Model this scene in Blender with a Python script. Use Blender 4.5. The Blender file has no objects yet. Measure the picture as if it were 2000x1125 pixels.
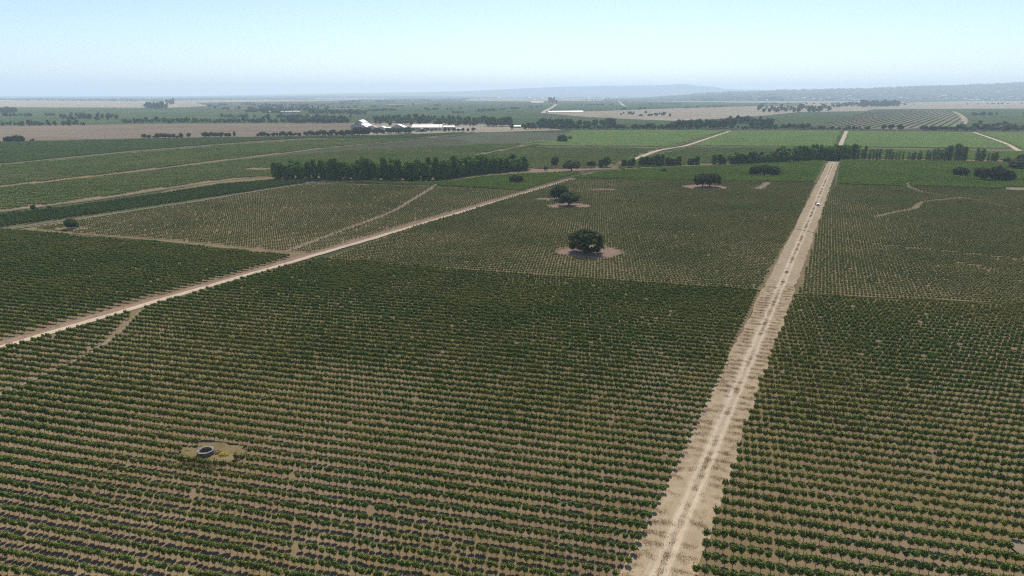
import bpy, math, random
import numpy as np
from mathutils import Vector

# ------------------------------------------------------------------ camera, sky, sun, exposure
sc = bpy.context.scene
COL = sc.collection
H = 65.0                       # drone height above the fields
F = 2000.0 * 24 / 36           # focal length in photo pixels (24 mm equivalent)
EYE = 184.0                    # eye level in the photo
PITCH = math.atan((562.5 - EYE) / F)
CP, SP = math.cos(PITCH), math.sin(PITCH)
cam = bpy.data.cameras.new('camera'); cam.lens = 24; cam.sensor_width = 36
cam.clip_start = 1.0; cam.clip_end = 90000
camo = bpy.data.objects.new('camera', cam); COL.objects.link(camo)
camo.location = (0, 0, H); camo.rotation_euler = (math.pi / 2 - PITCH, 0, 0)
sc.camera = camo

SUN_AZ, SUN_EL = math.radians(9), math.radians(51)     # azimuth to the right of the view direction
w = bpy.data.worlds.new('World'); sc.world = w; w.use_nodes = True
nt = w.node_tree; nt.nodes.clear()
sky = nt.nodes.new('ShaderNodeTexSky'); sky.sky_type = 'NISHITA'; sky.sun_disc = False
sky.sun_elevation = SUN_EL; sky.sun_rotation = SUN_AZ
sky.altitude = 0; sky.air_density = 0.7; sky.dust_density = 0.6; sky.ozone_density = 2.5
bg = nt.nodes.new('ShaderNodeBackground'); bg.inputs['Strength'].default_value = 0.078
wo = nt.nodes.new('ShaderNodeOutputWorld')
nt.links.new(sky.outputs[0], bg.inputs[0]); nt.links.new(bg.outputs[0], wo.inputs[0])

sl = bpy.data.lights.new('sun', 'SUN'); sl.energy = 5.0; sl.angle = math.radians(0.53); sl.color = (1.0, 0.94, 0.85)
so = bpy.data.objects.new('sun', sl); COL.objects.link(so)
sd = Vector((math.sin(SUN_AZ) * math.cos(SUN_EL), math.cos(SUN_AZ) * math.cos(SUN_EL), math.sin(SUN_EL)))
so.rotation_euler = sd.to_track_quat('Z', 'Y').to_euler(); so.location = (0, 0, 300)

vs = sc.view_settings
vs.view_transform = 'Standard'; vs.look = 'None'; vs.gamma = 1; vs.exposure = 1.0; vs.use_curve_mapping = False
sc.cycles.max_bounces = 6; sc.cycles.diffuse_bounces = 3; sc.cycles.transmission_bounces = 3
sc.cycles.volume_bounces = 0; sc.cycles.use_denoising = False; sc.cycles.filter_width = 1.1
HAZE_DENSITY = 0.88e-4

# ------------------------------------------------------------------ small helpers
rng = np.random.default_rng(7)
random.seed(7)

def G(px, py, z=0.0):
    """photo pixel -> point on the ground plane"""
    dx = (px - 1000) / F; dy = (562.5 - py) / F
    d = (dx, CP + dy * SP, -SP + dy * CP)
    t = (z - H) / d[2]
    return (d[0] * t, d[1] * t)

def to_px(x, y, z=0.0):
    zz = z - H
    dep = y * CP - zz * SP; up = y * SP + zz * CP
    return 1000 + F * x / dep, 562.5 - F * up / dep, dep

def AT(px, D):
    return ((px - 1000) / F * CP * D, D)

def ppm(px, py):
    x, y = G(px, py); return F / to_px(x, y)[2]

def hash2(ix, iy, s=0):
    v = np.sin(ix * 127.1 + iy * 311.7 + s * 74.7) * 43758.5453
    return v - np.floor(v)

def vnoise(x, y, s=0):
    x = np.asarray(x, float); y = np.asarray(y, float)
    ix, iy = np.floor(x), np.floor(y); fx, fy = x - ix, y - iy
    fx = fx * fx * (3 - 2 * fx); fy = fy * fy * (3 - 2 * fy)
    a = hash2(ix, iy, s); b = hash2(ix + 1, iy, s); c = hash2(ix, iy + 1, s); d = hash2(ix + 1, iy + 1, s)
    return (a * (1 - fx) + b * fx) * (1 - fy) + (c * (1 - fx) + d * fx) * fy

def tag(o, label=None, cat=None, group=None, kind=None):
    if label: o['label'] = label
    if cat: o['category'] = cat
    if group: o['group'] = group
    if kind: o['kind'] = kind
    return o

def link(name, data, parent=None, loc=None, rz=0.0, scale=None):
    o = bpy.data.objects.new(name, data); COL.objects.link(o)
    if parent: o.parent = parent
    if loc is not None: o.location = loc
    if rz: o.rotation_euler = (0, 0, rz)
    if scale is not None: o.scale = scale if hasattr(scale, '__len__') else (scale,) * 3
    return o

class MB:
    def __init__(s): s.v = []; s.f = []; s.m = []
    def add(s, v, f, m=0):
        b = len(s.v); s.v.extend([tuple(p) for p in v]); s.f.extend([tuple(i + b for i in q) for q in f]); s.m.extend([m] * len(f)); return s
    def box(s, x0, x1, y0, y1, z0, z1, m=0):
        return s.add([(x0,y0,z0),(x1,y0,z0),(x1,y1,z0),(x0,y1,z0),(x0,y0,z1),(x1,y0,z1),(x1,y1,z1),(x0,y1,z1)],
                     [(0,3,2,1),(4,5,6,7),(0,1,5,4),(1,2,6,5),(2,3,7,6),(3,0,4,7)], m)
    def tube(s, pts, rad, n=6, m=0):
        rings = []
        for i, p in enumerate(pts):
            p = Vector(p)
            t = (Vector(pts[min(i + 1, len(pts) - 1)]) - Vector(pts[max(i - 1, 0)])).normalized()
            a = t.orthogonal().normalized(); b = t.cross(a)
            rings.append([p + (a * math.cos(2*math.pi*k/n) + b * math.sin(2*math.pi*k/n)) * rad[i] for k in range(n)])
        v = [q for r in rings for q in r]; f = []
        for i in range(len(pts) - 1):
            for k in range(n):
                f.append((i*n+k, i*n+(k+1) % n, (i+1)*n+(k+1) % n, (i+1)*n+k))
        f.append(tuple(range(n))[::-1]); f.append(tuple((len(pts)-1)*n+k for k in range(n)))
        return s.add(v, f, m)
    def mesh(s, name, *mats, smooth=False):
        me = bpy.data.meshes.new(name); me.from_pydata(s.v, [], s.f)
        for mt in mats: me.materials.append(mt)
        if len(mats) > 1: me.polygons.foreach_set('material_index', s.m)
        if smooth: me.polygons.foreach_set('use_smooth', [True] * len(s.f))
        me.update(); return me

# ------------------------------------------------------------------ materials
def mat(name):
    m = bpy.data.materials.new(name); m.use_nodes = True
    n = m.node_tree; n.nodes.clear()
    out = n.nodes.new('ShaderNodeOutputMaterial')
    return m, n, out

def N(n, t, **kw):
    x = n.nodes.new(t)
    for k, v in kw.items(): setattr(x, k, v)
    return x

def mixc(n, fac, a, b):
    x = n.nodes.new('ShaderNodeMix'); x.data_type = 'RGBA'
    for s, v in ((0, fac), (6, a), (7, b)):
        if isinstance(v, bpy.types.NodeSocket): n.links.new(v, x.inputs[s])
        else: x.inputs[s].default_value = v if s == 0 else (*v, 1)
    return x.outputs[2]

def noise(n, vec, scale, detail=3, rough=0.55):
    x = n.nodes.new('ShaderNodeTexNoise'); x.inputs['Scale'].default_value = scale
    x.inputs['Detail'].default_value = detail; x.inputs['Roughness'].default_value = rough
    n.links.new(vec, x.inputs['Vector']); return x.outputs['Fac']

def ramp(n, fac, lo, hi):
    x = n.nodes.new('ShaderNodeMapRange'); x.inputs['From Min'].default_value = lo; x.inputs['From Max'].default_value = hi
    n.links.new(fac, x.inputs['Value']); return x.outputs[0]

def pos(n, scale=(1, 1, 1), rot=0.0):
    g = n.nodes.new('ShaderNodeNewGeometry'); m = n.nodes.new('ShaderNodeMapping')
    if rot: m.vector_type = 'TEXTURE'; scale = tuple(1 / q for q in scale)
    m.inputs['Scale'].default_value = scale; m.inputs['Rotation'].default_value = (0, 0, rot)
    n.links.new(g.outputs['Position'], m.inputs['Vector']); return m.outputs[0]

def soil_mat(name, c1, c2, c3, big=0.02, mid=0.25, fine=2.5, bump=0.5, grass=None, glo=0.55, ghi=0.7, stretch=None, rot=0.0):
    m, n, out = mat(name)
    p = pos(n)
    a = mixc(n, ramp(n, noise(n, p, big, 4), 0.38, 0.62), c1, c2)
    pm = pos(n, stretch, rot) if stretch else p
    b = mixc(n, ramp(n, noise(n, pm, mid, 4, 0.65), 0.42, 0.72), a, c3)
    if grass:
        b = mixc(n, ramp(n, noise(n, p, big * 2.3, 5, 0.7), glo, ghi), b, grass)
    f = noise(n, p, fine, 4, 0.7)
    c = mixc(n, ramp(n, f, 0.3, 0.75), b, tuple(x * 0.62 for x in c1))
    c = mixc(n, 0.55, b, c)
    bs = N(n, 'ShaderNodeBsdfDiffuse'); n.links.new(c, bs.inputs['Color']); bs.inputs['Roughness'].default_value = 0.9
    bp = N(n, 'ShaderNodeBump'); bp.inputs['Strength'].default_value = bump; bp.inputs['Distance'].default_value = 0.12
    n.links.new(f, bp.inputs['Height']); n.links.new(bp.outputs[0], bs.inputs['Normal'])
    n.links.new(bs.outputs[0], out.inputs[0]); return m

def leaf_mat(name, c1, c2, big=0.022, trans=0.25, var=0.35, gloss=0.0, patch=(0.4, 0.62)):
    m, n, out = mat(name)
    p = pos(n)
    a = mixc(n, ramp(n, noise(n, p, big, 4, 0.6), patch[0], patch[1]), c1, c2)
    oi = N(n, 'ShaderNodeObjectInfo')
    a = mixc(n, ramp(n, oi.outputs['Random'], 0, 1 / var if var else 9), a, tuple(0.55 * x for x in c1))
    fl = noise(n, p, 1.7, 2)
    a = mixc(n, ramp(n, fl, 0.45, 0.8), a, tuple(min(1, 1.3 * x) for x in c2))
    d = N(n, 'ShaderNodeBsdfDiffuse'); n.links.new(a, d.inputs[0])
    t = N(n, 'ShaderNodeBsdfTranslucent'); n.links.new(a, t.inputs[0])
    mx = N(n, 'ShaderNodeMixShader'); mx.inputs[0].default_value = trans
    n.links.new(d.outputs[0], mx.inputs[1]); n.links.new(t.outputs[0], mx.inputs[2])
    g = N(n, 'ShaderNodeBsdfGlossy'); g.inputs['Roughness'].default_value = 0.55; g.inputs[0].default_value = (1, 1, 1, 1)
    m2 = N(n, 'ShaderNodeMixShader'); m2.inputs[0].default_value = gloss
    n.links.new(mx.outputs[0], m2.inputs[1]); n.links.new(g.outputs[0], m2.inputs[2])
    n.links.new(m2.outputs[0], out.inputs[0]); return m

def plain(name, c, rough=0.6, var=0.12, scale=0.8, metal=0.0):
    m, n, out = mat(name)
    p = pos(n)
    a = mixc(n, ramp(n, noise(n, p, scale, 4), 0.3, 0.7), c, tuple(x * (1 - var) for x in c))
    b = N(n, 'ShaderNodeBsdfPrincipled'); n.links.new(a, b.inputs['Base Color'])
    b.inputs['Roughness'].default_value = rough; b.inputs['Metallic'].default_value = metal
    n.links.new(b.outputs[0], out.inputs[0]); return m

M = {}
M['soil'] = soil_mat('vineyard_soil', (0.239, 0.174, 0.107), (0.197, 0.144, 0.079), (0.282, 0.214, 0.139), grass=(0.194, 0.154, 0.063), glo=.45, ghi=.66, mid=.7, stretch=(.12, 1, 1), rot=math.radians(-15))
M['soil2'] = soil_mat('brown_soil', (0.261, 0.186, 0.113), (0.213, 0.155, 0.090), (0.296, 0.228, 0.144), grass=(0.149, 0.147, 0.054), glo=.45, ghi=.68)
M['soil3'] = soil_mat('weedy_soil', (0.150, 0.141, 0.075), (0.114, 0.132, 0.053), (0.211, 0.176, 0.114))
M['sand'] = soil_mat('track_sand', (0.569, 0.463, 0.321), (0.495, 0.402, 0.275), (0.620, 0.517, 0.372), big=.05, mid=.5, fine=3, bump=.3)
M['sand2'] = soil_mat('track_middle_sand', (0.475, 0.386, 0.269), (0.414, 0.335, 0.230), (0.518, 0.431, 0.312), big=.05, mid=.5, fine=3, bump=.3)
M['lane'] = soil_mat('lane_dirt', (0.269, 0.217, 0.153), (0.209, 0.172, 0.112), (0.307, 0.258, 0.190), big=.05, mid=.4, grass=(0.187, 0.172, 0.097), glo=.5, ghi=.8)
M['verge'] = soil_mat('verge_dirt', (0.424, 0.329, 0.211), (0.342, 0.260, 0.163), (0.493, 0.396, 0.267), big=.06, mid=.6, fine=4)
M['pink'] = soil_mat('bare_pink_earth', (0.318, 0.209, 0.154), (0.273, 0.173, 0.123), (0.363, 0.267, 0.206), big=.08, mid=.5)
M['ditch'] = soil_mat('ditch_weeds', (.17, .155, .09), (.13, .135, .06), (.24, .2, .13), big=.05, mid=.3, grass=(.10, .115, .045), glo=.45, ghi=.7)
M['scrub'] = soil_mat('scrub_ground', (0.241, 0.179, 0.094), (0.184, 0.150, 0.067), (0.300, 0.230, 0.139), big=.12, mid=.6, grass=(0.133, 0.120, 0.042), glo=.45, ghi=.7)
M['ground'] = soil_mat('wide_ground', (0.075, 0.088, 0.044), (0.150, 0.132, 0.079), (0.053, 0.070, 0.035), big=.0016, mid=.006, fine=.03, bump=0)
M['plough'] = soil_mat('ploughed_field', (0.226, 0.175, 0.125), (0.192, 0.148, 0.104), (0.259, 0.211, 0.150), big=.006, mid=.02, fine=.15, bump=0, stretch=(.25, 1, 1))
M['stubble'] = soil_mat('stubble_field', (0.376, 0.312, 0.221), (0.334, 0.264, 0.176), (0.435, 0.378, 0.284), big=.004, mid=.015, fine=.1, bump=0, stretch=(.3, 1, 1))
M['fallow'] = soil_mat('fallow_field', (0.214, 0.202, 0.122), (0.175, 0.185, 0.095), (0.261, 0.246, 0.158), big=.01, mid=.06, fine=.3, bump=0, stretch=(.3, 1, 1))
M['fallow2'] = soil_mat('grey_fallow_field', (0.119, 0.125, 0.079), (0.101, 0.113, 0.063), (0.144, 0.146, 0.099), big=.01, mid=.06, fine=.3, bump=0, stretch=(.3, 1, 1))
M['farg'] = soil_mat('far_green_field', (.055, .095, .036), (.09, .12, .045), (.13, .145, .065), big=.003, mid=.012, fine=.12, bump=0, stretch=(.22, 1, 1))
M['hill'] = soil_mat('wooded_hill', (0.048, 0.062, 0.040), (0.070, 0.075, 0.044), (0.176, 0.150, 0.106), big=.0012, mid=.004, fine=.02, bump=0)
M['vine'] = leaf_mat('vine_leaves', (.072, .128, .026), (.185, .185, .048), trans=.18, var=.4, patch=(.43, .68))
M['vine2'] = leaf_mat('bush_vine_leaves', (0.133, 0.164, 0.055), (0.206, 0.209, 0.079), trans=.18, var=.4)
M['vine3'] = leaf_mat('dense_vine_leaves', (0.131, 0.197, 0.038), (0.193, 0.256, 0.054), big=.02, trans=.18, var=.3)
M['vine4'] = leaf_mat('far_vine_leaves', (0.200, 0.280, 0.091), (0.249, 0.325, 0.113), big=.02, trans=.18, var=.3)
M['vine5'] = leaf_mat('grey_vine_leaves', (0.110, 0.160, 0.046), (0.165, 0.193, 0.066), big=.012, trans=.18, var=.3)
M['vine6'] = leaf_mat('dark_vine_leaves', (.07, .11, .028), (.095, .135, .038), big=.02, trans=.18, var=.3)
M['bark'] = plain('vine_bark', (.09, .065, .045), .9)
M['tbark'] = plain('tree_bark', (.075, .06, .05), .9)
M['oak'] = leaf_mat('holm_oak_leaves', (.032, .047, .021), (.068, .086, .036), big=.35, trans=.16, var=.5, gloss=0)  # lighter second green paints sunlit leaf clumps into the crown colour
M['poplar'] = leaf_mat('windbreak_leaves', (0.071, 0.127, 0.026), (0.127, 0.198, 0.042), big=.06, trans=.2, var=.6)  # second green raised so its patches stand in for sunlit tops
M['casua'] = leaf_mat('feathery_leaves', (0.076, 0.117, 0.041), (0.110, 0.152, 0.055), big=.06, trans=.2, var=.6)
M['ftree'] = leaf_mat('hedgerow_leaves', (.04, .064, .024), (.065, .09, .036), big=.02, trans=.15, var=.7)
M['pale'] = leaf_mat('pale_shrub_leaves', (.09, .105, .07), (.12, .13, .09), big=.02, trans=.15, var=.5)
M['dry'] = leaf_mat('dry_grass_blades', (.20, .14, .085), (.28, .21, .13), big=.2, trans=.18, var=.4, gloss=0)
M['weed'] = leaf_mat('weed_blades', (.17, .155, .06), (.26, .22, .1), big=.1, trans=.18, var=.4, gloss=0)
M['broom'] = leaf_mat('broom_flowers', (.42, .34, .03), (.30, .27, .05), big=.8, trans=.18, var=.3, gloss=0)
M['white'] = plain('white_roof_sheet', (0.324, 0.324, 0.324), .5, .1, .05)
M['pinkroof'] = plain('pinkish_roof_sheet', (0.259, 0.227, 0.216), .6, .15, .05)
M['wall'] = plain('white_wall', (0.313, 0.302, 0.281), .8, .1, .2)
M['greywall'] = plain('grey_metal_wall', (0.216, 0.238, 0.253), .6, .12, .2)
M['blueroof'] = plain('slate_blue_roof', (.10, .13, .17), .6, .15, .2)
M['tile'] = plain('brown_tile_roof', (.22, .13, .095), .8, .2, .3)
M['dark'] = plain('dark_opening', (.03, .03, .035), .7)
M['glass'] = plain('dark_glass', (.02, .025, .03), .1)
M['paint'] = plain('white_car_paint', (.8, .8, .8), .5, .02)
M['rubber'] = plain('black_rubber', (.02, .02, .02), .85)
M['alloy'] = plain('wheel_alloy', (.5, .5, .5), .35, metal=1)
M['lampred'] = plain('red_lamp', (.35, .02, .015), .3)
M['lampclear'] = plain('clear_lamp', (.7, .7, .7), .2)
M['stone'] = plain('well_stone', (0.151, 0.143, 0.130), .9, .5, 2.5)
M['lime'] = plain('limewashed_stone', (0.119, 0.115, 0.108), .9, .45, 3)
M['wetdark'] = plain('wet_dark_shaft', (.01, .012, .012), .15)  # near-black colour stands in for the shade of the well shaft
M['wood'] = plain('weathered_pole', (.16, .13, .11), .9)
M['plastic'] = plain('white_plastic', (0.302, 0.302, 0.302), .4, .06, .1)

# ------------------------------------------------------------------ ground, fields, tracks
ZC = [0.02]
def nextz():
    ZC[0] += 0.005; return ZC[0]

def sheet(name, poly, m, label=None, z=None, px=True, parent=None):
    pts = [G(*p) for p in poly] if px else poly
    z = nextz() if z is None else z
    me = bpy.data.meshes.new(name); me.from_pydata([(x, y, z) for x, y in pts], [], [tuple(range(len(pts)))])
    me.materials.append(M[m]); me.update()
    o = link(name, me, parent)
    if me.polygons[0].normal.z < 0: me.flip_normals()
    if not parent: tag(o, label, 'ground', kind='structure')
    return o

def catmull(pts, step):
    pts = [np.array(p, float) for p in pts]
    P = [2 * pts[0] - pts[1]] + pts + [2 * pts[-1] - pts[-2]]
    out = []
    for i in range(1, len(P) - 2):
        L = np.linalg.norm(P[i + 1] - P[i]); n = max(2, int(L / step))
        for k in range(n):
            t = k / n
            out.append(0.5 * (2*P[i] + (P[i+1]-P[i-1])*t + (2*P[i-1]-5*P[i]+4*P[i+1]-P[i+2])*t*t + (3*P[i]-P[i-1]-3*P[i+1]+P[i+2])*t**3))
    out.append(pts[-1]); return np.array(out)

LANES = []     # (points, half width) kept free of vines
def ribbon(name, pts, wl, wr, m, label, cat='track', jit=0.25, step=2.0, px=True, clear=None, seed=0):
    w_ = catmull([G(*p) for p in pts] if px else pts, step)
    t = np.gradient(w_, axis=0); t /= np.linalg.norm(t, axis=1)[:, None] + 1e-9
    nrm = np.stack([-t[:, 1], t[:, 0]], 1)
    s = np.arange(len(w_)) * step
    jl = (vnoise(s / 3.1, s * 0, seed + 1) - .5) * 2 * jit + (vnoise(s / 13, s * 0, seed + 2) - .5) * 2 * jit
    jr = (vnoise(s / 3.1, s * 0, seed + 3) - .5) * 2 * jit + (vnoise(s / 13, s * 0, seed + 4) - .5) * 2 * jit
    a = w_ + nrm * (wl + jl)[:, None]; b = w_ - nrm * (wr + jr)[:, None]
    z = nextz(); n = len(w_)
    v = [(x, y, z) for x, y in a] + [(x, y, z) for x, y in b]
    f = [(i, n + i, n + i + 1, i + 1) for i in range(n - 1)]
    me = bpy.data.meshes.new(name); me.from_pydata(v, [], f); me.materials.append(M[m]); me.update()
    o = link(name, me); tag(o, label, cat, kind='structure')
    if clear is not None: LANES.append((w_[::max(1, int(4 / step))], clear))
    return w_

g = MB().add([(-19000, -400, 0), (19000, -400, 0), (29000, 28500, 0), (-29000, 28500, 0)], [(0, 1, 2, 3)])
tag(link('ground', g.mesh('ground', M['ground'])), 'wide flat farmland reaching to the horizon', 'ground', kind='structure')

# far fields first
sheet('field', [(-600,276),(0,275.5),(270,270),(500,267),(700,264),(700,240.5),(400,241),(0,245.5),(-600,247)], 'plough', 'brown ploughed field left of the white sheds')
sheet('field', [(690,266),(800,262),(960,258),(1100,254),(1040,247),(960,243),(860,240),(690,241)], 'stubble', 'sandy farmyard around the white sheds')
sheet('field', [(-600,246),(0,244),(700,239.5),(720,226),(560,221),(400,213),(330,211),(0,210),(-600,210)], 'farg', 'hazy green vineyard plain beyond the ploughed field')
sheet('field', [(-600,209.7),(0,209.4),(330,210.5),(405,207),(380,200),(280,197.5),(0,195.5),(-600,195)], 'stubble', 'pale stubble strip below the left horizon')
sheet('field', [(420,218),(700,222),(980,236),(1050,222),(1080,204),(1060,199),(900,196.5),(700,198),(640,205)], 'farg', 'dark hazy vineyard slope behind the white sheds')
sheet('field', [(380,200.5),(480,199),(620,197.5),(690,196),(560,194.5),(420,195),(300,197)], 'stubble', 'far pale field strip left of centre')
sheet('field', [(600,194),(700,195),(780,193.5),(700,191),(620,191.5)], 'stubble', 'far pale field below the long ridge')
sheet('field', [(908,196.5),(1000,198),(1200,196.8),(1490,201),(1640,200),(1640,194),(1480,191.5),(1350,192),(1120,191),(920,191)], 'stubble', 'long tan dry field below the central hills')
sheet('field', [(1083,204),(1100,199),(1200,197.5),(1330,199),(1400,199),(1482,204),(1440,207.5),(1260,213),(1160,217),(1066,218.5)], 'farg', 'thin green field between two tan fields')
sheet('field', [(1062,221),(1085,217.5),(1160,217.5),(1260,213.5),(1440,208),(1600,206),(1720,211),(1690,217),(1560,219),(1480,227),(1330,236.5),(1240,233),(1140,228)], 'stubble', 'tan dry grassland dotted with small round trees')
sheet('field', [(1000,249),(1130,252),(1420,252),(1320,238),(1240,234),(1060,224),(1000,226)], 'farg', 'green field behind the streamside trees')
sheet('field', [(1330,238),(1480,228.5),(1560,220),(1660,219.5),(1720,216),(1650,249),(1420,250)], 'farg', 'green field left of the young orchard')
sheet('field', [(1590,249),(1680,220),(1740,214.5),(1840,216),(1868,222),(1888,240),(1870,248),(1750,252)], 'fallow', 'pale ground of the striped young orchard')
sheet('field', [(1880,249),(1895,238),(1880,222),(1850,215.5),(1740,213.5),(2000,212.5),(2600,210),(2600,252),(2000,251)], 'farg', 'green hillside field right of the orchard')
sheet('field', [(1690,212.7),(1780,200),(1900,197.5),(2600,194),(2600,209),(2000,212),(1760,213)], 'stubble', 'broad tan dry field below the right village')
sheet('field', [(1555,206),(1720,210.5),(1770,199),(1690,197.5),(1580,197)], 'stubble', 'tan field with scattered trees near the village')

sheet('field', [(875,269),(955,258.5),(1110,260),(1088,274),(980,281),(930,280)], 'fallow2', 'greyish fallow parcel right of the farmyard')

sheet('field', [(450,213.5),(620,210.5),(720,208.8),(720,207.4),(600,208.6),(450,211.2)], 'plough', 'thin brown field strip on the hazy left plain')
sheet('field', [(515,211),(560,210),(556,209),(512,210)], 'stubble', 'tiny pale field strip on the hazy left plain')
sheet('field', [(640,213.5),(700,212.5),(700,211.4),(640,212.2)], 'plough', 'small brown strip left of the dark vineyard slope')
sheet('field', [(760,204.5),(830,203.3),(820,202.4),(750,203.5)], 'stubble', 'small pale patch on the dark vineyard slope')
sheet('field', [(1600,203.3),(1680,203),(1680,202),(1600,202.2)], 'farg', 'thin green strip below the village')
# soil under the vineyards
sheet('field', [(625,508),(1050,539),(1486,571),(1390,785),(1222,1125),(1150,1260),(-420,1260),(-420,806),(0,684),(300,594),(545,522)], 'soil', 'dry soil of the nearest vineyard left of the main track')
sheet('field', [(1545,577),(2000,597),(2450,617),(2450,1260),(1280,1260),(1336,1125),(1460,785),(1508,670)], 'soil', 'dry soil of the nearest vineyard right of the main track')
sheet('field', [(-420,400),(30,449),(300,472),(540,496),(585,504),(470,540),(300,588),(0,676),(-420,798)], 'soil', 'dry soil of the near vineyard beyond the diagonal track')
sheet('field', [(35,449),(200,423),(400,392),(615,358),(850,363),(1030,374),(800,441),(600,500),(570,506),(536,496),(300,470)], 'soil2', 'brown bare soil of the thin vineyard on the left')
sheet('field', [(615,512),(1050,539.5),(1488,568),(1560,440),(1594,360),(1340,352.5),(1100,351),(930,407),(800,446)], 'soil2', 'brown soil of the middle vineyard with oaks')
sheet('field', [(1548,574.5),(2000,594),(2450,614),(2450,386),(2000,373),(1628,362),(1606,402)], 'soil2', 'brown soil of the middle vineyard right of the main track')
sheet('field', [(1105,350),(1595,358.5),(1616,314),(1450,323),(1300,328),(1165,338)], 'soil3', 'weedy ground of the dense green vineyard by the windbreak')
sheet('field', [(1630,361),(2000,371.5),(2450,384),(2450,316),(2000,317),(1640,312)], 'soil3', 'weedy ground of the dense green vineyard on the right')
sheet('field', [(615,357),(700,358),(850,362),(1030,373),(1145,335),(1060,337),(950,344),(870,354),(700,354)], 'soil3', 'weedy ground of the dense vineyard below the left windbreak')
sheet('field', [(-600,520),(0,450),(200,422),(400,391),(615,357),(525,352),(430,360),(300,381),(100,408),(0,420),(-600,470)], 'soil3', 'weedy ground of the dark vineyard strip on the left')
sheet('field', [(-600,440),(0,368),(240,341),(500,309),(700,293),(980,281),(1060,284),(930,306),(1035,330),(1035,337),(520,350),(330,369),(100,402),(0,414),(-600,480)], 'soil2', 'soil of the left vineyard behind the windbreak')
sheet('field', [(-600,355),(0,323),(260,298),(500,279),(600,273),(860,268),(640,289),(500,307),(240,339),(0,366),(-600,436)], 'soil2', 'soil of the left vineyard between two pale lanes')
sheet('field', [(-600,285),(0,277.5),(270,271),(500,268.5),(700,265),(930,258),(850,268),(600,272),(500,278),(260,297),(0,322),(-600,353)], 'soil3', 'soil of the far left vineyard below the ploughed field')
sheet('field', [(1085,275),(1120,253.5),(1430,254.5),(1310,289),(1065,287),(1000,281)], 'soil3', 'ground of the bright vineyard left of the far track')
sheet('field', [(800,292),(980,282.5),(1070,288),(1305,289.5),(1255,309),(1160,331),(1040,333),(930,306)], 'soil2', 'ground of the greyish vineyard behind the pink clearing')
sheet('field', [(1425,255.3),(1643,255.3),(1622,312),(1400,320),(1190,333),(1265,308),(1340,286)], 'soil3', 'ground of the bright vineyard before the streamside trees')
sheet('field', [(1653,255.6),(1900,258),(2600,258),(2600,316),(2000,315),(1632,311)], 'soil3', 'ground of the bright vineyard on the far right')
# strips of scrub along the windbreaks
sheet('scrub_strip', [(300,382),(430,361),(525,351),(700,353),(850,356),(950,345),(1060,337),(1150,333),(1300,327),(1450,321),(1615,312),(1800,313),(2000,317),(2000,314),(1800,310),(1615,308),(1450,316),(1300,321),(1150,325),(1030,327),(850,345),(525,345),(330,371)], 'scrub', 'dry scrubby strip along the windbreak feet')
sheet('clearing', [(1028,332),(1050,324),(1120,322),(1165,325),(1175,330),(1130,334),(1100,337),(1040,337)], 'pink', 'bare pink earth right of the left windbreak')

# roads: the main track and the diagonal track share one direction
VPX = 1684.0
def on_line(p0, py): return (p0[0] + (VPX - p0[0]) * (py - p0[1]) / (EYE - p0[1]), py)
A0 = (1287, 1125)
roadA = [on_line(A0, y) for y in (1300, 1125, 900, 785, 670, 560, 470, 400, 350, 316)]
ribbon('verge', roadA, 5.2, 4.7, 'verge', 'pale crumbly verges along the main dirt track', jit=.35, clear=5.0, seed=3)
wA = ribbon('dirt_track', roadA, 1.75, 1.5, 'sand2', 'straight pale dirt track running up the right half', jit=.22, seed=9)
ribbon('wheel_rut', roadA, 1.3, -.45, 'sand', 'left worn wheel rut of the main dirt track', jit=.1, seed=14)
ribbon('wheel_rut', roadA, -.35, 1.15, 'sand', 'right worn wheel rut of the main dirt track', jit=.1, seed=15)
LANES[-1] = (wA[::2], 4.3)
roadA2 = [on_line(A0, y) for y in (312, 290, 270, 256)]
ribbon('dirt_track', roadA2, 3.2, 3.2, 'sand', 'far end of the main track beyond the windbreak', clear=4.2, seed=10)
roadB = [(-500, 833), (-200, 744), (0, 681), (270, 600.5), (545, 520), (800, 445), (1000, 385.5), (1160, 338)]
ribbon('verge', roadB, 4.6, 1.9, 'pink', 'brown weedy verge along the diagonal dirt track', jit=.6, clear=None, seed=21)
wB = ribbon('dirt_track', roadB, 1.6, 1.35, 'sand', 'pale diagonal dirt track crossing the left half', jit=.18, seed=22)
ribbon('dirt_track', [(1215,320),(1250,307),(1285,294.5),(1325,287.5),(1345,283),(1390,268),(1427,256)], 3.0, 3.0, 'sand', 'bending pale track between the far bright vineyards', clear=4.5, seed=23)
ribbon('lane', [(-100,336),(0,323),(130,309),(260,297),(400,285),(500,278),(600,272.5)], .8, .8, 'lane', 'uppermost thin pale lane in the left vineyards', clear=2.0, seed=31)
ribbon('lane', [(-150,388),(0,367),(120,353),(240,340),(380,323),(500,308),(640,290),(760,280),(855,268.5),(900,263),(945,258)], 1.0, 1.0, 'lane', 'long pale lane from the left edge to the sheds', clear=2.2, seed=32)
ribbon('lane', [(-150,433),(0,415),(100,402),(230,385),(330,369),(450,352),(520,346)], 2.2, 2.2, 'ditch', 'weedy ditch lane left of the windbreak', clear=3, jit=.8, seed=33)
ribbon('lane', [(-150,433),(0,413),(100,400.5),(230,383.5),(330,367.5),(450,351),(520,345)], .9, .9, 'lane', 'thin pale path beside the weedy ditch', jit=.4, seed=34)
ribbon('lane', [(20,448.5),(120,435),(200,422),(300,406.5),(400,391.5),(520,371),(615,357)], .9, .9, 'lane', 'pale lane above the thin brown vineyard', clear=1.8, seed=35)
ribbon('lane', [(852,361),(835,374),(800,395),(770,413),(725,432),(660,455),(600,478),(550,497)], .8, .8, 'lane', 'curving grassy lane through the thin brown vineyard', clear=1.6, jit=.5, seed=36)
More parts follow.
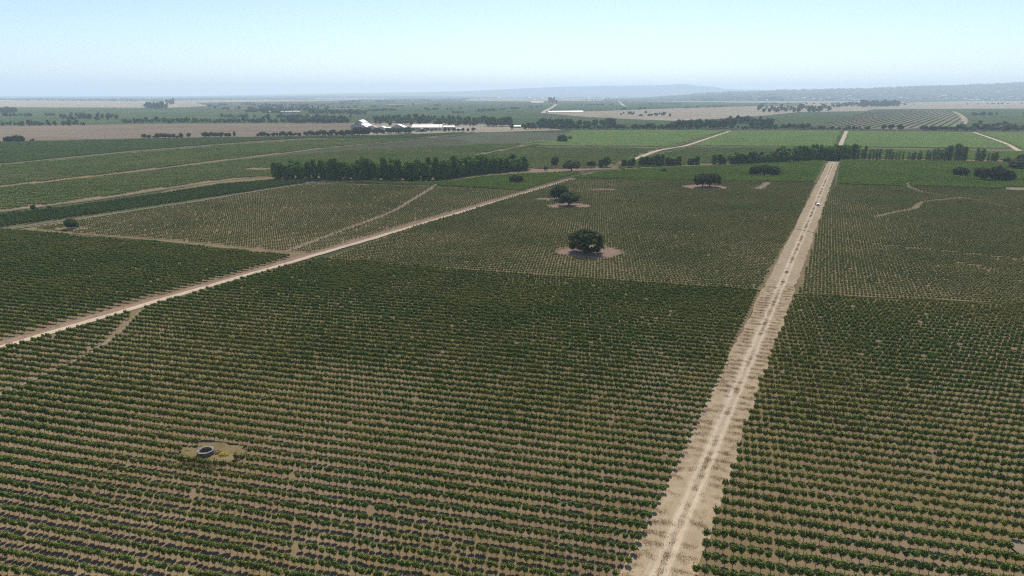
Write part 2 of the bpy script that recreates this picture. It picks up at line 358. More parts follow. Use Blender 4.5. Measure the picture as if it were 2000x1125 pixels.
ribbon('lane', [(-100,830),(0,772),(95,732),(180,690),(225,658),(262,622),(275,606)], .45, .45, 'lane', 'bare washed out gully below the diagonal track', clear=1.2, jit=.4, seed=37)
ribbon('lane', [(930,303),(985,293),(1030,283.5),(1060,279)], 2.6, 2.6, 'lane', 'pale lane rising behind the left windbreak', clear=4, seed=38)
ribbon('lane', [(1712,425),(1745,417),(1785,409),(1800,397),(1850,391),(1880,388)], 1.0, 1.0, 'soil2', 'curved bare wash in the right middle vineyard', clear=1.9, jit=.9, seed=39)
ribbon('lane', [(1880,388),(1820,380),(1785,371),(1772,360),(1800,352),(1835,343.5),(1865,343.5)], .8, .8, 'lane', 'winding bare strip through the right dense vineyard', clear=1.5, jit=.5, seed=40)
ribbon('lane', [(1880,388),(1920,395),(1965,406),(2010,414)], .5, .5, 'lane', 'thin bare strip running to the right edge', clear=1.1, jit=.4, seed=41)
ribbon('lane', [(1480,371),(1492,364),(1500,357)], 1.5, 1.5, 'lane', 'short bare patch below the oak clump', clear=3, seed=42)
ribbon('lane', [(1895,354),(1950,355),(2020,356)], 2.6, 2.6, 'lane', 'pale bare strip under the right oak clump', clear=4, seed=43)
ribbon('dirt_track', [(1902,259),(1935,270),(1965,281),(1990,295)], 3.0, 3.0, 'sand', 'pale track slanting down at the far right', clear=4.5, seed=44)
ribbon('lane', [(1640,290),(1720,290),(1850,293),(1985,294.5)], 3.5, 3.5, 'lane', 'pale lane behind the right windbreak', clear=5, seed=45)
ribbon('lane', [(1085,289),(1200,289.5),(1325,288)], 2.5, 2.5, 'lane', 'pale lane across the centre left of the bending track', clear=4, seed=46)
ribbon('lane', [(1555,448),(1700,478),(1850,494),(2010,512)], .35, .35, 'lane', 'faint row gap across the right middle vineyard', clear=1.0, jit=.2, seed=47)
ribbon('dirt_track', [(1060,221),(1068,215),(1080,208.5),(1086,204)], 9, 9, 'sand', 'far white track climbing the dark slope', clear=None, seed=48, step=20)
ribbon('dirt_track', [(1208,197.5),(1218,206),(1222,208)], 9, 9, 'sand', 'far short white track in the green field', clear=None, seed=49, step=20)
ribbon('lane', [(1870,247),(1884,238),(1878,226),(1862,218)], 7, 7, 'stubble', 'sandy rim path of the striped orchard', jit=1.5, seed=50, step=6)
ribbon('dirt_track', [(1325,237),(1345,233),(1400,228.5),(1480,224)], 6, 6, 'sand', 'far pale road beside the streamside trees', seed=51, step=10)
ribbon('lane', [(560,265),(640,262.5),(700,258),(760,256)], 4, 4, 'sand', 'pale access road into the farmyard', seed=52, step=5)

CLEAR = []     # ellipse clearings (x, y, rx, ry)
def clearing(px, py, rpx, m, label, ry=None):
    x, y = G(px, py); r = rpx / ppm(px, py); ry = ry or r
    n = 64; z = nextz()
    th = np.linspace(0, 2*math.pi, n, endpoint=False)
    k = 1 + .3 * (vnoise(np.cos(th) * 2.5 + px, np.sin(th) * 2.5 + py) - .5) * 2
    me = bpy.data.meshes.new('clearing'); me.from_pydata([(x + r*kk*math.cos(t), y + ry*kk*math.sin(t), z) for t, kk in zip(th, k)], [], [tuple(range(n))])
    me.materials.append(M[m]); me.update()
    tag(link('clearing', me), label, 'ground', kind='structure')
    CLEAR.append((x, y, r, ry))
clearing(1152, 494, 68, 'pink', 'bare pink earth round the largest oak', 12)
clearing(1110, 404, 45, 'pink', 'bare pale earth round the twin oaks', 11)
clearing(1376, 367, 44, 'pink', 'bare pale earth under the umbrella oak', 14)
clearing(1068, 391, 26, 'lane', 'small bare patch left of the twin oaks', 6)
clearing(1178, 372, 30, 'soil2', 'thin bare patch among vines right of the twin oaks', 6)
clearing(1010, 360, 26, 'lane', 'bare patch under the small left oak', 5)
clearing(140, 449, 36, 'soil2', 'bare earth under the lone left tree', 4)
clearing(416, 888, 62, 'scrub', 'weedy clearing round the stone well', 3.6)
clearing(1992, 370, 34, 'lane', 'bare patch at the right edge below the oaks', 8)
clearing(2004, 1082, 18, 'lane', 'sandy bare patch in the bottom right corner', 3)
clearing(510, 331, 30, 'soil2', 'pale bare patch left of the windbreak', 10)
clearing(1490, 345, 34, 'lane', 'pale bare strip under the oak clump by the windbreak', 8)

# ------------------------------------------------------------------ hills and woods on the horizon
def interp(px, line):
    xs, ys = zip(*line); return np.interp(px, xs, ys)
RIDGE1 = [(-900,190),(0,190),(300,188.3),(500,185.3),(620,183),(760,181),(900,178.5),(1010,173.5),(1080,170.5),(1160,168.5),(1250,167.5),(1295,167.3),(1312,165.8),(1335,164.8),(1360,167.8),(1395,170),(1410,173.5),(1450,175),(1500,176),(1700,177),(2900,177)]
RIDGE2 = [(1180,194.5),(1240,191.5),(1300,187),(1400,180.5),(1500,177.3),(1600,174.8),(1700,173),(1780,169.8),(1850,168),(1930,165),(2000,161.5),(2900,157)]
RIDGE3 = [(-900,192),(0,191.5),(200,191),(420,188.5),(520,187.5),(640,186.5),(800,187),(900,188),(1000,190),(1180,192)]
def ridge_z(px, t, line, D0, D1, amp):
    yc = interp(px, line)
    zc = H + (EYE - yc) / F * CP * D1
    s = t * t * (3 - 2 * t)
    return np.maximum(0.3, zc * s * (1 + amp * (vnoise(px / 60, t * 5, 5) - .5) * (1 - t)))
def ridge(name, line, D0, D1, label, x0, x1, amp=.25, back=2500):
    cols = np.arange(x0, x1 + 1, 8); ts = np.linspace(0, 1, 14)
    v = []; f = []
    for c in cols:
        for t in ts:
            D = D0 + (D1 - D0) * t; x, y = AT(c, D)
            z = float(ridge_z(c, t, line, D0, D1, amp)) if t > 0 else -0.5
            if t == 1: z += (float(vnoise(c / 7, 3.3)) - .5) * 4
            v.append((x, y, z))
        x, y = AT(c, D1 + back); v.append((x, y, -0.5))
    R = len(ts) + 1
    for i in range(len(cols) - 1):
        for k in range(R - 1):
            f.append((i*R+k, (i+1)*R+k, (i+1)*R+k+1, i*R+k+1))
    me = bpy.data.meshes.new(name); me.from_pydata(v, [], f); me.materials.append(M['hill'])
    me.polygons.foreach_set('use_smooth', [True] * len(f)); me.update()
    tag(link(name, me), label, 'hill', kind='structure')
ridge('hills', RIDGE1, 19000, 25000, 'long pale blue ridge with a small summit on the horizon', -700, 2600)
ridge('hills', RIDGE2, 6900, 12500, 'wooded hillside with scattered white houses on the right', 1180, 2800)
ridge('hills', RIDGE3, 12500, 16000, 'low wooded rise along the left horizon', -700, 1180)

# ------------------------------------------------------------------ foliage building
def leaf_quads(r, n, blobs, size, shell=(.62, 1.05), flat=.6, updown=1.0):
    B = np.array(blobs, float)
    wgt = (B[:, 3] * B[:, 4] + B[:, 3] * B[:, 5] + B[:, 4] * B[:, 5]); wgt /= wgt.sum()
    k = r.choice(len(B), n, p=wgt)
    d = r.normal(size=(n, 3)); d /= np.linalg.norm(d, axis=1)[:, None]
    rad = r.uniform(shell[0] ** 3, shell[1] ** 3, n) ** (1 / 3)
    p = B[k, :3] + d * B[k, 3:6] * rad[:, None]
    nn = d + flat * r.normal(size=(n, 3)); nn /= np.linalg.norm(nn, axis=1)[:, None]
    a = np.cross(nn, r.normal(size=(n, 3))); a /= np.linalg.norm(a, axis=1)[:, None] + 1e-9
    b = np.cross(nn, a)
    s = size * r.uniform(.6, 1.35, n)[:, None]
    v = np.stack([p + a * s, p + b * s * .62, p - a * s, p - b * s * .62], 1).reshape(-1, 3)
    q = np.arange(4 * n).reshape(-1, 4)
    return v, q

def icos(mb, c, rr, m=0, r=None, jit=.12, sub=1):
    import bmesh
    bm = bmesh.new(); bmesh.ops.create_icosphere(bm, subdivisions=sub, radius=1)
    v = []
    for q in bm.verts:
        s = 1 + (r.uniform(-jit, jit) if r is not None else 0)
        v.append((c[0] + q.co.x * rr[0] * s, c[1] + q.co.y * rr[1] * s, c[2] + q.co.z * rr[2] * s))
    mb.add(v, [tuple(x.index for x in fc.verts) for fc in bm.faces], m); bm.free()

def crown_mb(seed, blobs, n, size, core=.72, mb=None, m=0, **kw):
    r = np.random.default_rng(seed); mb = mb or MB()
    v, q = leaf_quads(r, n, blobs, size, **kw)
    mb.add(v.tolist(), q.tolist(), m)
    if core:
        for b in blobs: icos(mb, b[:3], [x * core for x in b[3:6]], m, r)
    return mb

# holm oaks: short forked trunk and a wide clumpy dome (built 10 m high)
def oak_parts(seed, wide=7.2, hgt=10.0, skirt=2.2, squash=1.0, nb=46):
    r = np.random.default_rng(seed)
    blobs = []
    for i in range(nb):
        th = 2 * math.pi * (i * .618 + r.uniform(-.1, .1)); u = (i + .5) / nb
        rad = wide * math.sqrt(min(1, u * 1.02)) * .82
        top = hgt - 1.3 - (rad / wide) ** 2 * (hgt - skirt) * .50 * squash
        z = top + r.uniform(-.5, .5)
        s = r.uniform(1.15, 1.9)
        blobs.append((rad * math.cos(th) + r.uniform(-.5, .5), rad * math.sin(th) + r.uniform(-.5, .5), z, s * 1.15, s * 1.15, s * .85))
    for i in range(nb // 2):                     # lower skirt
        th = r.uniform(0, 2 * math.pi); rad = wide * r.uniform(.55, .95)
        s = r.uniform(.9, 1.5)
        blobs.append((rad * math.cos(th), rad * math.sin(th), skirt + r.uniform(.4, 2.2), s * 1.2, s * 1.2, s * .8))
    cm = crown_mb(seed + 1, blobs, 5200, .36, core=.8, shell=(.7, 1.18))
    tm = MB()
    fork = skirt * .85
    tm.tube([(0, 0, -.1), (.08, .05, fork * .5), (.15, .0, fork)], [.62, .48, .45], 8)
    for k in range(6):
        th = 2 * math.pi * k / 6 + r.uniform(-.3, .3); rr = wide * .55
        e = (rr * math.cos(th), rr * math.sin(th), hgt * .62)
        tm.tube([(.1, 0, fork * .9), (e[0] * .4, e[1] * .4, fork + (e[2] - fork) * .55), e], [.32, .22, .08], 6)
    return cm.mesh('oak_crown', M['oak'], ), tm.mesh('oak_trunk', M['tbark'])

def poplar_parts(seed, mt, h=18.0, wide=2.7, n=1700, size=.42, bare=.08, loose=0.0):
    r = np.random.default_rng(seed); blobs = []
    k = 18
    for i in range(k):
        u = i / (k - 1); z = h * (bare + (.97 - bare) * u)
        prof = math.sin(math.pi * min(1, (u * .68 + .19))) ** .5
        rr = wide * prof * r.uniform(.72, 1.0) + .25
        th = r.uniform(0, 2 * math.pi); off = wide * r.uniform(.05, .45) * (1 + loose)
        blobs.append((off * math.cos(th), off * math.sin(th), min(z, h * .9), rr * .8, rr * .8, h / k * r.uniform(1.1, 1.7)))
        if .3 < u < .93 and not loose:
            t2 = th + 2.2 + r.uniform(-.5, .5); o2 = wide * r.uniform(.45, .8) * prof; q = wide * r.uniform(.35, .5)
            blobs.append((o2 * math.cos(t2), o2 * math.sin(t2), min(z, h * .88) + r.uniform(-.6, .8), q, q, q * r.uniform(.9, 1.3)))
    cm = crown_mb(seed + 1, blobs, n, size, core=.6 if not loose else 0, shell=(.55, 1.18))
    tm = MB(); tm.tube([(0, 0, -.1), (.1, .05, h * .3), (-.05, .1, h * .65), (.05, 0, h * .92)], [.3, .24, .15, .04], 7)
    for i in range(8):
        z = h * (bare + .07 + i * .09); th = i * 2.4
        tm.tube([(0, 0, z), (math.cos(th) * wide * .6, math.sin(th) * wide * .6, z + 1.6)], [.09, .03], 5)
    return cm.mesh('poplar_crown', mt), tm.mesh('poplar_trunk', M['tbark'])

def round_tree(seed, mt, h=9.0, wide=4.2, n=620, size=.5, bare=.14, nb=15, joined=False):
    r = np.random.default_rng(seed); blobs = []
    cz = h * (bare + (1 - bare) * .5); hz = h * (1 - bare) * .5
    for i in range(nb):
        d = r.normal(size=3); d /= np.linalg.norm(d); d[2] *= .95
        s = r.uniform(.30, .46)
        blobs.append((d[0] * wide * .62, d[1] * wide * .62, cz + d[2] * hz * .62, wide * s, wide * s, hz * s * 1.05))
    cm = crown_mb(seed + 1, blobs, n, size, core=.75, shell=(.6, 1.15))
    tm = MB(); tm.tube([(0, 0, -.1), (.05, .05, h * .3), (0, 0, h * .55)], [.26, .2, .1], 6)
    for k in range(3):
        th = 2.1 * k; tm.tube([(0, 0, h * .25), (math.cos(th) * wide * .5, math.sin(th) * wide * .5, h * .6)], [.13, .05], 5)
    if joined:
        b = len(cm.f); cm.add(tm.v, tm.f, 1)
        return cm.mesh('tree', mt, M['tbark'])
    return cm.mesh('round_crown', mt), tm.mesh('round_trunk', M['tbark'])

OAK = [oak_parts(100, 7.0, 10.0, 2.0), oak_parts(130, 7.4, 9.0, 2.6, .9), oak_parts(160, 6.4, 10.0, 2.8, 1.1), oak_parts(190, 7.8, 8.6, 2.8, .8)]
DENSE = [round_tree(210, M['oak'], 9, 4.4, 1800, .34, .06, 22), round_tree(230, M['oak'], 8, 4.8, 1800, .34, .05, 22)]
POP = [poplar_parts(300 + 11 * i, M['poplar'], 18, w_, 3000, .44, b_) for i, (w_, b_) in enumerate([(2.7, .04), (3.1, .05), (2.5, .07), (3.0, .03), (2.7, .08)])]
POP += [round_tree(820 + 9 * i, M['poplar'], 18, w_, 2800, .44, .05, 26) for i, w_ in enumerate([3.7, 4.2])]
CAS = [poplar_parts(400 + 11 * i, M['casua'], 15, w_, 1000, .40, b_, .7) for i, (w_, b_) in enumerate([(2.2, .05), (2.7, .06), (2.0, .08), (2.5, .04)])]
RND = [round_tree(500 + 7 * i, M['ftree'], 9, w_, 620, .5, .08) for i, w_ in enumerate([4.0, 4.6, 5.2, 3.4])]
PAL = [round_tree(560 + 7 * i, M['pale'], 5, w_, 420, .45, .03) for i, w_ in enumerate([3.6, 4.4])]
FAR = [round_tree(600 + 7 * i, M['ftree'], 9, w_, 170, .9, .05, 9, True) for i, w_ in enumerate([4.2, 5.2, 6.2, 3.8])]

def tree(name, proto, x, y, h, h0, label, cat='tree', group=None, wide=1.0, rz=None, z=0.03):
    s = h / h0
    rz = random.uniform(0, 6.28) if rz is None else rz
    if isinstance(proto, tuple):
        o = link(name, None, None, (x, y, z), rz, (s * wide, s * wide, s)); o.empty_display_size = .5
        link('crown', proto[0], o); link('trunk', proto[1], o)
    else:
        o = link(name, proto, None, (x, y, z), rz, (s * wide, s * wide, s))
    tag(o, label, cat, group); return o

ORD = ['first','second','third','fourth','fifth','sixth','seventh','eighth','ninth','tenth','eleventh','twelfth','thirteenth','fourteenth','fifteenth','sixteenth','seventeenth','eighteenth','nineteenth']
TENS = {2:'twenty',3:'thirty',4:'forty',5:'fifty',6:'sixty',7:'seventy',8:'eighty',9:'ninety'}
def ordinal(n):
    if n <= 19: return ORD[n - 1]
    t, u = divmod(n, 10)
    if n >= 100: return ('one hundred' if n == 100 else 'one hundred and ' + ordinal(n - 100)) + ('th' if n == 100 else '')
    return TENS[t][:-1] + 'ieth' if u == 0 else TENS[t] + '-' + ORD[u - 1]

# --- oaks placed one by one: base px, top px, width px
def oak_at(bx, by, top, wpx, proto, h0, w0, label, name='holm_oak', cat='tree', rz=None, group=None):
    x, y = G(bx, by); k = ppm(bx, by)
    h = (by - top) / k / math.cos(math.atan2(H - 4, y)) * (1.12 if by < 480 else 1.03); wm = wpx / k / 2
    s = h / h0
    return tree(name, proto, x, y, h, h0, label, cat, group, wide=wm / (w0 * s), rz=rz)
oak_at(1145, 495, 447.5, 77, OAK[0], 10.6, 7.9, 'largest dark round oak standing in a pink earth circle mid field', rz=.4)
oak_at(1111, 404, 377, 52, OAK[2], 10.6, 7.6, 'front oak of the twin oaks, trunk bare above pale earth', rz=1.2)
oak_at(1093, 391, 364, 40, OAK[1], 9.6, 8.3, 'rear left oak of the twin oaks behind the pale earth circle', rz=2.2)
oak_at(1372, 367, 341, 40, OAK[1], 9.6, 8.3, 'left oak of the umbrella shaped pair near the track', rz=.2)
oak_at(1386, 366, 340.5, 46, OAK[3], 9.2, 8.7, 'right oak of the umbrella shaped pair near the track', rz=2.9)
oak_at(1474, 343.5, 326, 30, OAK[2], 10.6, 7.6, 'left oak of the flat topped clump below the right windbreak', rz=.9)
oak_at(1493, 344.5, 324, 36, OAK[3], 9.2, 8.7, 'middle oak of the flat topped clump below the right windbreak', rz=1.9)
oak_at(1508, 344, 325.5, 31, OAK[1], 9.6, 8.3, 'right oak of the flat topped clump below the right windbreak', rz=3.9)
oak_at(1008, 360, 343.5, 32, OAK[3], 9.2, 8.7, 'small open oak in the dense vineyard below the left windbreak', rz=.6)
oak_at(140, 448, 428.5, 29, OAK[2], 10.6, 7.6, 'lone small oak above the left near vineyard', rz=5.1)
oak_at(1116, 335, 318, 38, OAK[3], 9.2, 8.7, 'flat open oak in the pink clearing by the left windbreak', rz=4.1)
oak_at(1084, 325, 307.5, 19, DENSE[0], 9, 4.9, 'dense round tree at the back of the pink clearing', 'evergreen_tree')
oak_at(1066, 334, 325.5, 10, OAK[2], 10.6, 7.6, 'tiny bare stemmed tree in the pink clearing', 'evergreen_tree')
oak_at(1112, 322.5, 313.5, 14, DENSE[1], 8, 5.3, 'small bush behind the flat open oak', 'evergreen_shrub', 'shrub')
oak_at(1128, 324, 315, 12, DENSE[0], 9, 4.9, 'right small bush behind the flat open oak', 'evergreen_shrub', 'shrub')
oak_at(1155, 325.5, 315.5, 24, DENSE[1], 8, 5.3, 'wide dark bush between the pink clearing and right windbreak', 'evergreen_shrub', 'shrub')
oak_at(1296, 338.5, 329.5, 12, DENSE[0], 9, 4.9, 'dark bush alone in the dense vineyard before the right windbreak', 'evergreen_shrub', 'shrub')
oak_at(1875, 345, 327.5, 31, OAK[1], 9.6, 8.3, 'left lone oak beside the oak clump at the right edge', rz=.3)
oak_at(1911, 349, 328, 23, DENSE[0], 9, 4.9, 'leftmost dense oak of the right edge clump')
oak_at(1922, 355, 331, 22, OAK[2], 10.6, 7.6, 'narrow front oak of the right edge clump', rz=.8)
oak_at(1944, 354.5, 326.5, 34, OAK[0], 10.6, 7.9, 'tallest oak of the right edge clump', rz=1.8)
oak_at(1956, 356, 332, 30, OAK[2], 10.6, 7.6, 'second last oak of the right edge clump', rz=2.8)
oak_at(1970, 355, 335, 24, OAK[1], 9.6, 8.3, 'rightmost low oak of the right edge clump', rz=3.8)
oak_at(1988, 332, 312.5, 40, OAK[0], 10.6, 7.9, 'broad dark oak at the right edge above the oak clump', rz=3.1)
oak_at(1966, 319, 308.5, 18, DENSE[1], 8, 5.3, 'round oak left of the broad oak at the right edge')
oak_at(1994, 319, 303, 22, OAK[2], 10.6, 7.6, 'oak at the right edge against the far vineyard')
oak_at(2003, 339, 332, 16, DENSE[0], 9, 4.9, 'small bush cut by the right edge below the broad oak', 'evergreen_shrub', 'shrub')
oak_at(1098, 278, 264.5, 22, OAK[0], 10.6, 7.9, 'lone round oak in the far bright vineyard at centre', rz=1.5)
oak_at(1113, 272.5, 266.5, 10, DENSE[1], 8, 5.3, 'small bush right of the lone far oak', 'evergreen_shrub', 'shrub')
for i, (bx, by, top, wp, lab) in enumerate([(66, 410.5, 401, 14, 'left round bush on the weedy ditch'), (96, 409.5, 402, 10, 'second bush on the weedy ditch'),
        (202, 398, 390, 10, 'right round bush on the weedy ditch'), (194, 400, 394, 8, 'small bush touching the right ditch bush'), (28, 417, 411, 9, 'leftmost pale bush on the weedy ditch')]):
    oak_at(bx, by, top, wp, (DENSE + PAL)[i % 3], 8.5, 5.0, lab + ' near the left edge', 'evergreen_shrub', 'shrub')

# --- windbreaks
def windbreak(pts, rows, spacing, protos, h0, hfun, name, lab, gap, seed):
    r = random.Random(seed)
    line = catmull([G(*p) for p in pts], .5)
    s = np.concatenate([[0], np.cumsum(np.linalg.norm(np.diff(line, axis=0), axis=1))])
    for ri, (off, rowlab) in enumerate(rows):
        d = r.uniform(0, spacing); k = 0
        while d < s[-1]:
            x = float(np.interp(d, s, line[:, 0])); y = float(np.interp(d, s, line[:, 1]))
            u = d / s[-1]
            if not gap(u, ri):
                k += 1
                h = hfun(u) * r.choice((.82, .88, .94, 1.0, 1.05, 1.12)) * r.uniform(.95, 1.05)
                tree(name, r.choice(protos), x + r.uniform(-.9, .9), y + off + r.uniform(-1, 1), h, h0,
                     '%s tree from left in the %s' % (ordinal(k), rowlab), 'tree', lab, wide=r.uniform(.95, 1.3) * 18 / h * .95 if h0 == 18 else r.uniform(.9, 1.25))
            d += spacing * r.uniform(.7, 1.25)
windbreak([(527,351.5),(620,351),(700,353),(790,355.5),(850,354),(900,346),(960,339),(1030,333)],
          [(2, 'front row of the tall dark left windbreak'), (9, 'back row of the tall dark left windbreak')], 5.3, POP, 18,
          lambda u: 13.4 + 3.4 * math.sin(math.pi * min(1, u * 1.15)) if u < .93 else 13.5, 'windbreak_tree', 'left windbreak trees',
          lambda u, r_: (.945 < u < .96) or (.62 < u < .635 and r_ == 0), 5)
windbreak([(1168,327),(1250,325),(1340,322),(1430,320)], [(0, 'low gappy left end of the right windbreak')], 4.6, POP, 18,
          lambda u: 9.0 + 1.5 * math.sin(17 * u), 'windbreak_tree', 'right windbreak trees',
          lambda u, r_: (.1 < u < .17) or (.25 < u < .29) or (.6 < u < .68) or (.76 < u < .84) or (.93 < u < .96), 6)
windbreak([(1432,320),(1520,317.5),(1615,313.5),(1665,312)], [(0, 'front row of the right windbreak centre'), (7, 'back row of the right windbreak centre')], 4.6, POP + CAS[:2], 18,
          lambda u: 9.5 + 5.5 * min(1, u * 2.2), 'windbreak_tree', 'right windbreak trees', lambda u, r_: (u > .86 and r_ == 0 and u < .9), 7)
windbreak([(1668,312),(1760,313),(1860,314.5),(1950,317)], [(0, 'feathery right end of the right windbreak')], 3.3, CAS, 15,
          lambda u: 11.5 + 2.2 * math.sin(9 * u + 1) + (3 if .62 < u < .75 else 0), 'feathery_tree', 'feathery windbreak trees',
          lambda u, r_: (.2 < u < .225) or (.37 < u < .385) or (.5 < u < .515) or (.8 < u < .83), 8)

# --- hedgerow, farm and streamside trees further off, each its own tree
def belt(x0, x1, yb0, yb1, n, h0_, h1_, protos, base, name, lab, cat='tree', seed=1, wide=(.85, 1.35), xs=None):
    r = random.Random(seed)
    for i in range(n):
        bx = (xs[i] if xs else x0 + (x1 - x0) * (i + r.uniform(.1, .9)) / n); by = r.uniform(yb0, yb1)
        x, y = G(bx, by)
        tree(name, r.choice(protos), x, y, r.uniform(h0_, h1_), base, lab if n == 1 else lab + ', %s from left' % ordinal(i + 1), cat, lab if n > 1 else None, wide=r.uniform(*wide))
belt(10, 48, 277.5, 278.5, 6, 6, 11, RND, 9, 'hedgerow_tree', 'dark tree in the clump at the left edge of the ploughed field', seed=11, wide=(1, 1.5))
belt(58, 68, 276, 277, 2, 3, 5, RND, 9, 'hedgerow_tree', 'tiny tree just right of the left edge clump', seed=12)
belt(280, 360, 269.5, 271, 14, 5, 9, RND, 9, 'hedgerow_tree', 'tree in the left row along the ploughed field bottom', seed=13)
belt(368, 376, 269, 269.5, 1, 8, 9, RND, 9, 'hedgerow_tree', 'single round tree between two rows below the ploughed field', seed=14, wide=(.8, .9))
belt(395, 448, 267.5, 268.5, 10, 6, 9.5, RND, 9, 'hedgerow_tree', 'tree in the middle row along the ploughed field bottom', seed=15)
belt(455, 462, 267, 267.5, 1, 9, 9.5, RND, 9, 'hedgerow_tree', 'single tree right of the middle row below the ploughed field', seed=16, wide=(.8, .9))
belt(503, 585, 266, 267.5, 16, 5, 9, RND, 9, 'hedgerow_tree', 'tree in the hedge left of the white sheds', seed=17)
belt(597, 690, 264, 266, 18, 6, 11, RND, 9, 'hedgerow_tree', 'tree in the hedge running up to the tall white shed', seed=18)
belt(690, 722, 263, 264.5, 8, 11, 15, RND, 9, 'farm_tree', 'big dark tree standing before the tall white shed', seed=19, wide=(1, 1.2))
belt(728, 750, 261, 262, 5, 8, 11, RND, 9, 'farm_tree', 'tree standing before the small middle white shed', seed=20)
belt(756, 805, 259.5, 261, 13, 8.5, 12, RND, 9, 'farm_tree', 'tree in the thick group before the right gabled shed', seed=21)
belt(812, 845, 257, 258, 4, 5.5, 7, RND, 9, 'farm_tree', 'small tree before the blue grey shed', seed=22)
belt(868, 926, 256.3, 257.4, 7, 6, 8.5, RND, 9, 'farm_tree', 'small round tree in the row right of the sheds', seed=23, wide=(.9, 1.1), xs=[869, 877, 887, 896, 904, 914, 925])
belt(948, 998, 246, 248, 10, 16, 22, RND, 9, 'streamside_tree', 'tree in the tall dark clump right of the farmyard', seed=24, wide=(.8, 1.1))
belt(996, 1004, 252, 253, 1, 12, 13, RND, 9, 'streamside_tree', 'dark tree alone left of the streamside belt', seed=25, wide=(.8, .9))
belt(1020, 1130, 251, 252.8, 22, 8, 14, RND + PAL[:1], 9, 'streamside_tree', 'tree in the left end of the streamside belt', seed=26)
belt(1046, 1200, 246, 249, 20, 11, 20, RND, 9, 'streamside_tree', 'taller tree in the back of the streamside belt', seed=27, wide=(.7, 1.1))
belt(1130, 1330, 251.5, 253.5, 34, 8, 13, RND + PAL[:1], 9, 'streamside_tree', 'tree in the middle of the streamside belt', seed=28)
belt(1310, 1420, 250, 253.5, 26, 12, 20, RND, 9, 'streamside_tree', 'tree in the tall thick part of the streamside belt', seed=29, wide=(.7, 1.1))
belt(1420, 1510, 238, 252.5, 30, 10, 19, RND, 9, 'streamside_tree', 'tree in the bend of the streamside belt', seed=30, wide=(.7, 1.1))
belt(1440, 1600, 251, 253.5, 26, 6, 12, RND + PAL, 9, 'streamside_tree', 'tree in the belt left of the main track end', seed=31)
belt(1600, 1700, 253, 254.3, 16, 5, 9, RND + PAL, 9, 'streamside_tree', 'low tree where the main track ends', seed=32)
belt(1720, 1770, 253.5, 254.5, 4, 8, 12, RND, 9, 'streamside_tree', 'round tree in the gappy row below the striped orchard', seed=33, wide=(.8, 1), xs=[1726, 1740, 1757, 1762])
belt(1800, 1870, 254, 255.3, 13, 6, 10, RND + PAL, 9, 'streamside_tree', 'tree in the row below the orchard right corner', seed=34)
belt(1865, 2000, 253, 256.5, 36, 6, 13, RND + PAL, 9, 'streamside_tree', 'tree in the right end of the streamside belt', seed=35)
belt(1900, 2010, 243, 250, 18, 5, 11, RND + PAL, 9, 'streamside_tree', 'bush on the slope above the right streamside belt', seed=36)
belt(560, 680, 238, 240.5, 34, 12, 19, FAR, 9, 'far_tree', 'tree in the dark belt behind the ploughed field', seed=37)
belt(420, 560, 239, 240.5, 18, 8, 14, FAR, 9, 'far_tree', 'tree in the thin left end of the far belt', seed=38)
belt(240, 420, 238.5, 241, 26, 7, 14, FAR, 9, 'far_tree', 'tree in the scattered far belt on the left', seed=39)
belt(0, 170, 243.5, 246, 16, 8, 14, FAR, 9, 'far_tree', 'tree in the far hedge at the left edge', seed=40)
belt(120, 230, 231, 236, 14, 9, 17, FAR, 9, 'far_tree', 'tree in the left scattered group on the green plain', seed=41)
belt(730, 860, 233, 246, 44, 9, 17, FAR, 9, 'far_tree', 'tree in the open wood behind the white sheds', seed=42)
belt(860, 960, 236, 247, 26, 9, 18, FAR, 9, 'far_tree', 'tree in the open wood right behind the long shed', seed=43)
belt(1210, 1310, 222, 228, 15, 7, 13, FAR, 9, 'far_tree', 'small round tree dotted on the tan grassland', seed=44, wide=(.8, 1.1))
belt(1480, 1620, 211, 220, 30, 14, 26, FAR, 9, 'far_tree', 'tree in the loose wood on the tan field edge', seed=45)
belt(1620, 1690, 206, 211, 12, 16, 28, FAR, 9, 'far_tree', 'tree left of the dark square grove', seed=46)
belt(1680, 1755, 206.5, 209, 26, 30, 40, FAR, 9, 'far_tree', 'tree in the dark square grove on the tan field', seed=47, wide=(.6, .8))
belt(287, 325, 211.5, 213, 14, 26, 36, FAR, 9, 'far_tree', 'tree in the big blue grove at the left plain edge', seed=48, wide=(.7, .9))
belt(326, 342, 203.5, 204.5, 4, 34, 42, FAR, 9, 'far_tree', 'tree in the small pale grove behind the big blue grove', seed=49, wide=(.6, .8))
belt(0, 32, 219, 221.5, 8, 16, 24, FAR, 9, 'far_tree', 'tree in the low grove at the left edge of the plain', seed=50)
belt(1484, 1530, 196, 197.5, 14, 30, 42, FAR, 9, 'far_tree', 'tree in the long dark grove on the central tan field', seed=51, wide=(.7, 1))
belt(1070, 1088, 200.5, 203, 6, 30, 44, FAR, 9, 'far_tree', 'tree in the clump at the top of the far white track', seed=52, wide=(.5, .8))
belt(800, 812, 206, 207, 1, 17, 19, FAR, 9, 'far_tree', 'lone far tree on the dark slope behind the sheds', seed=53)

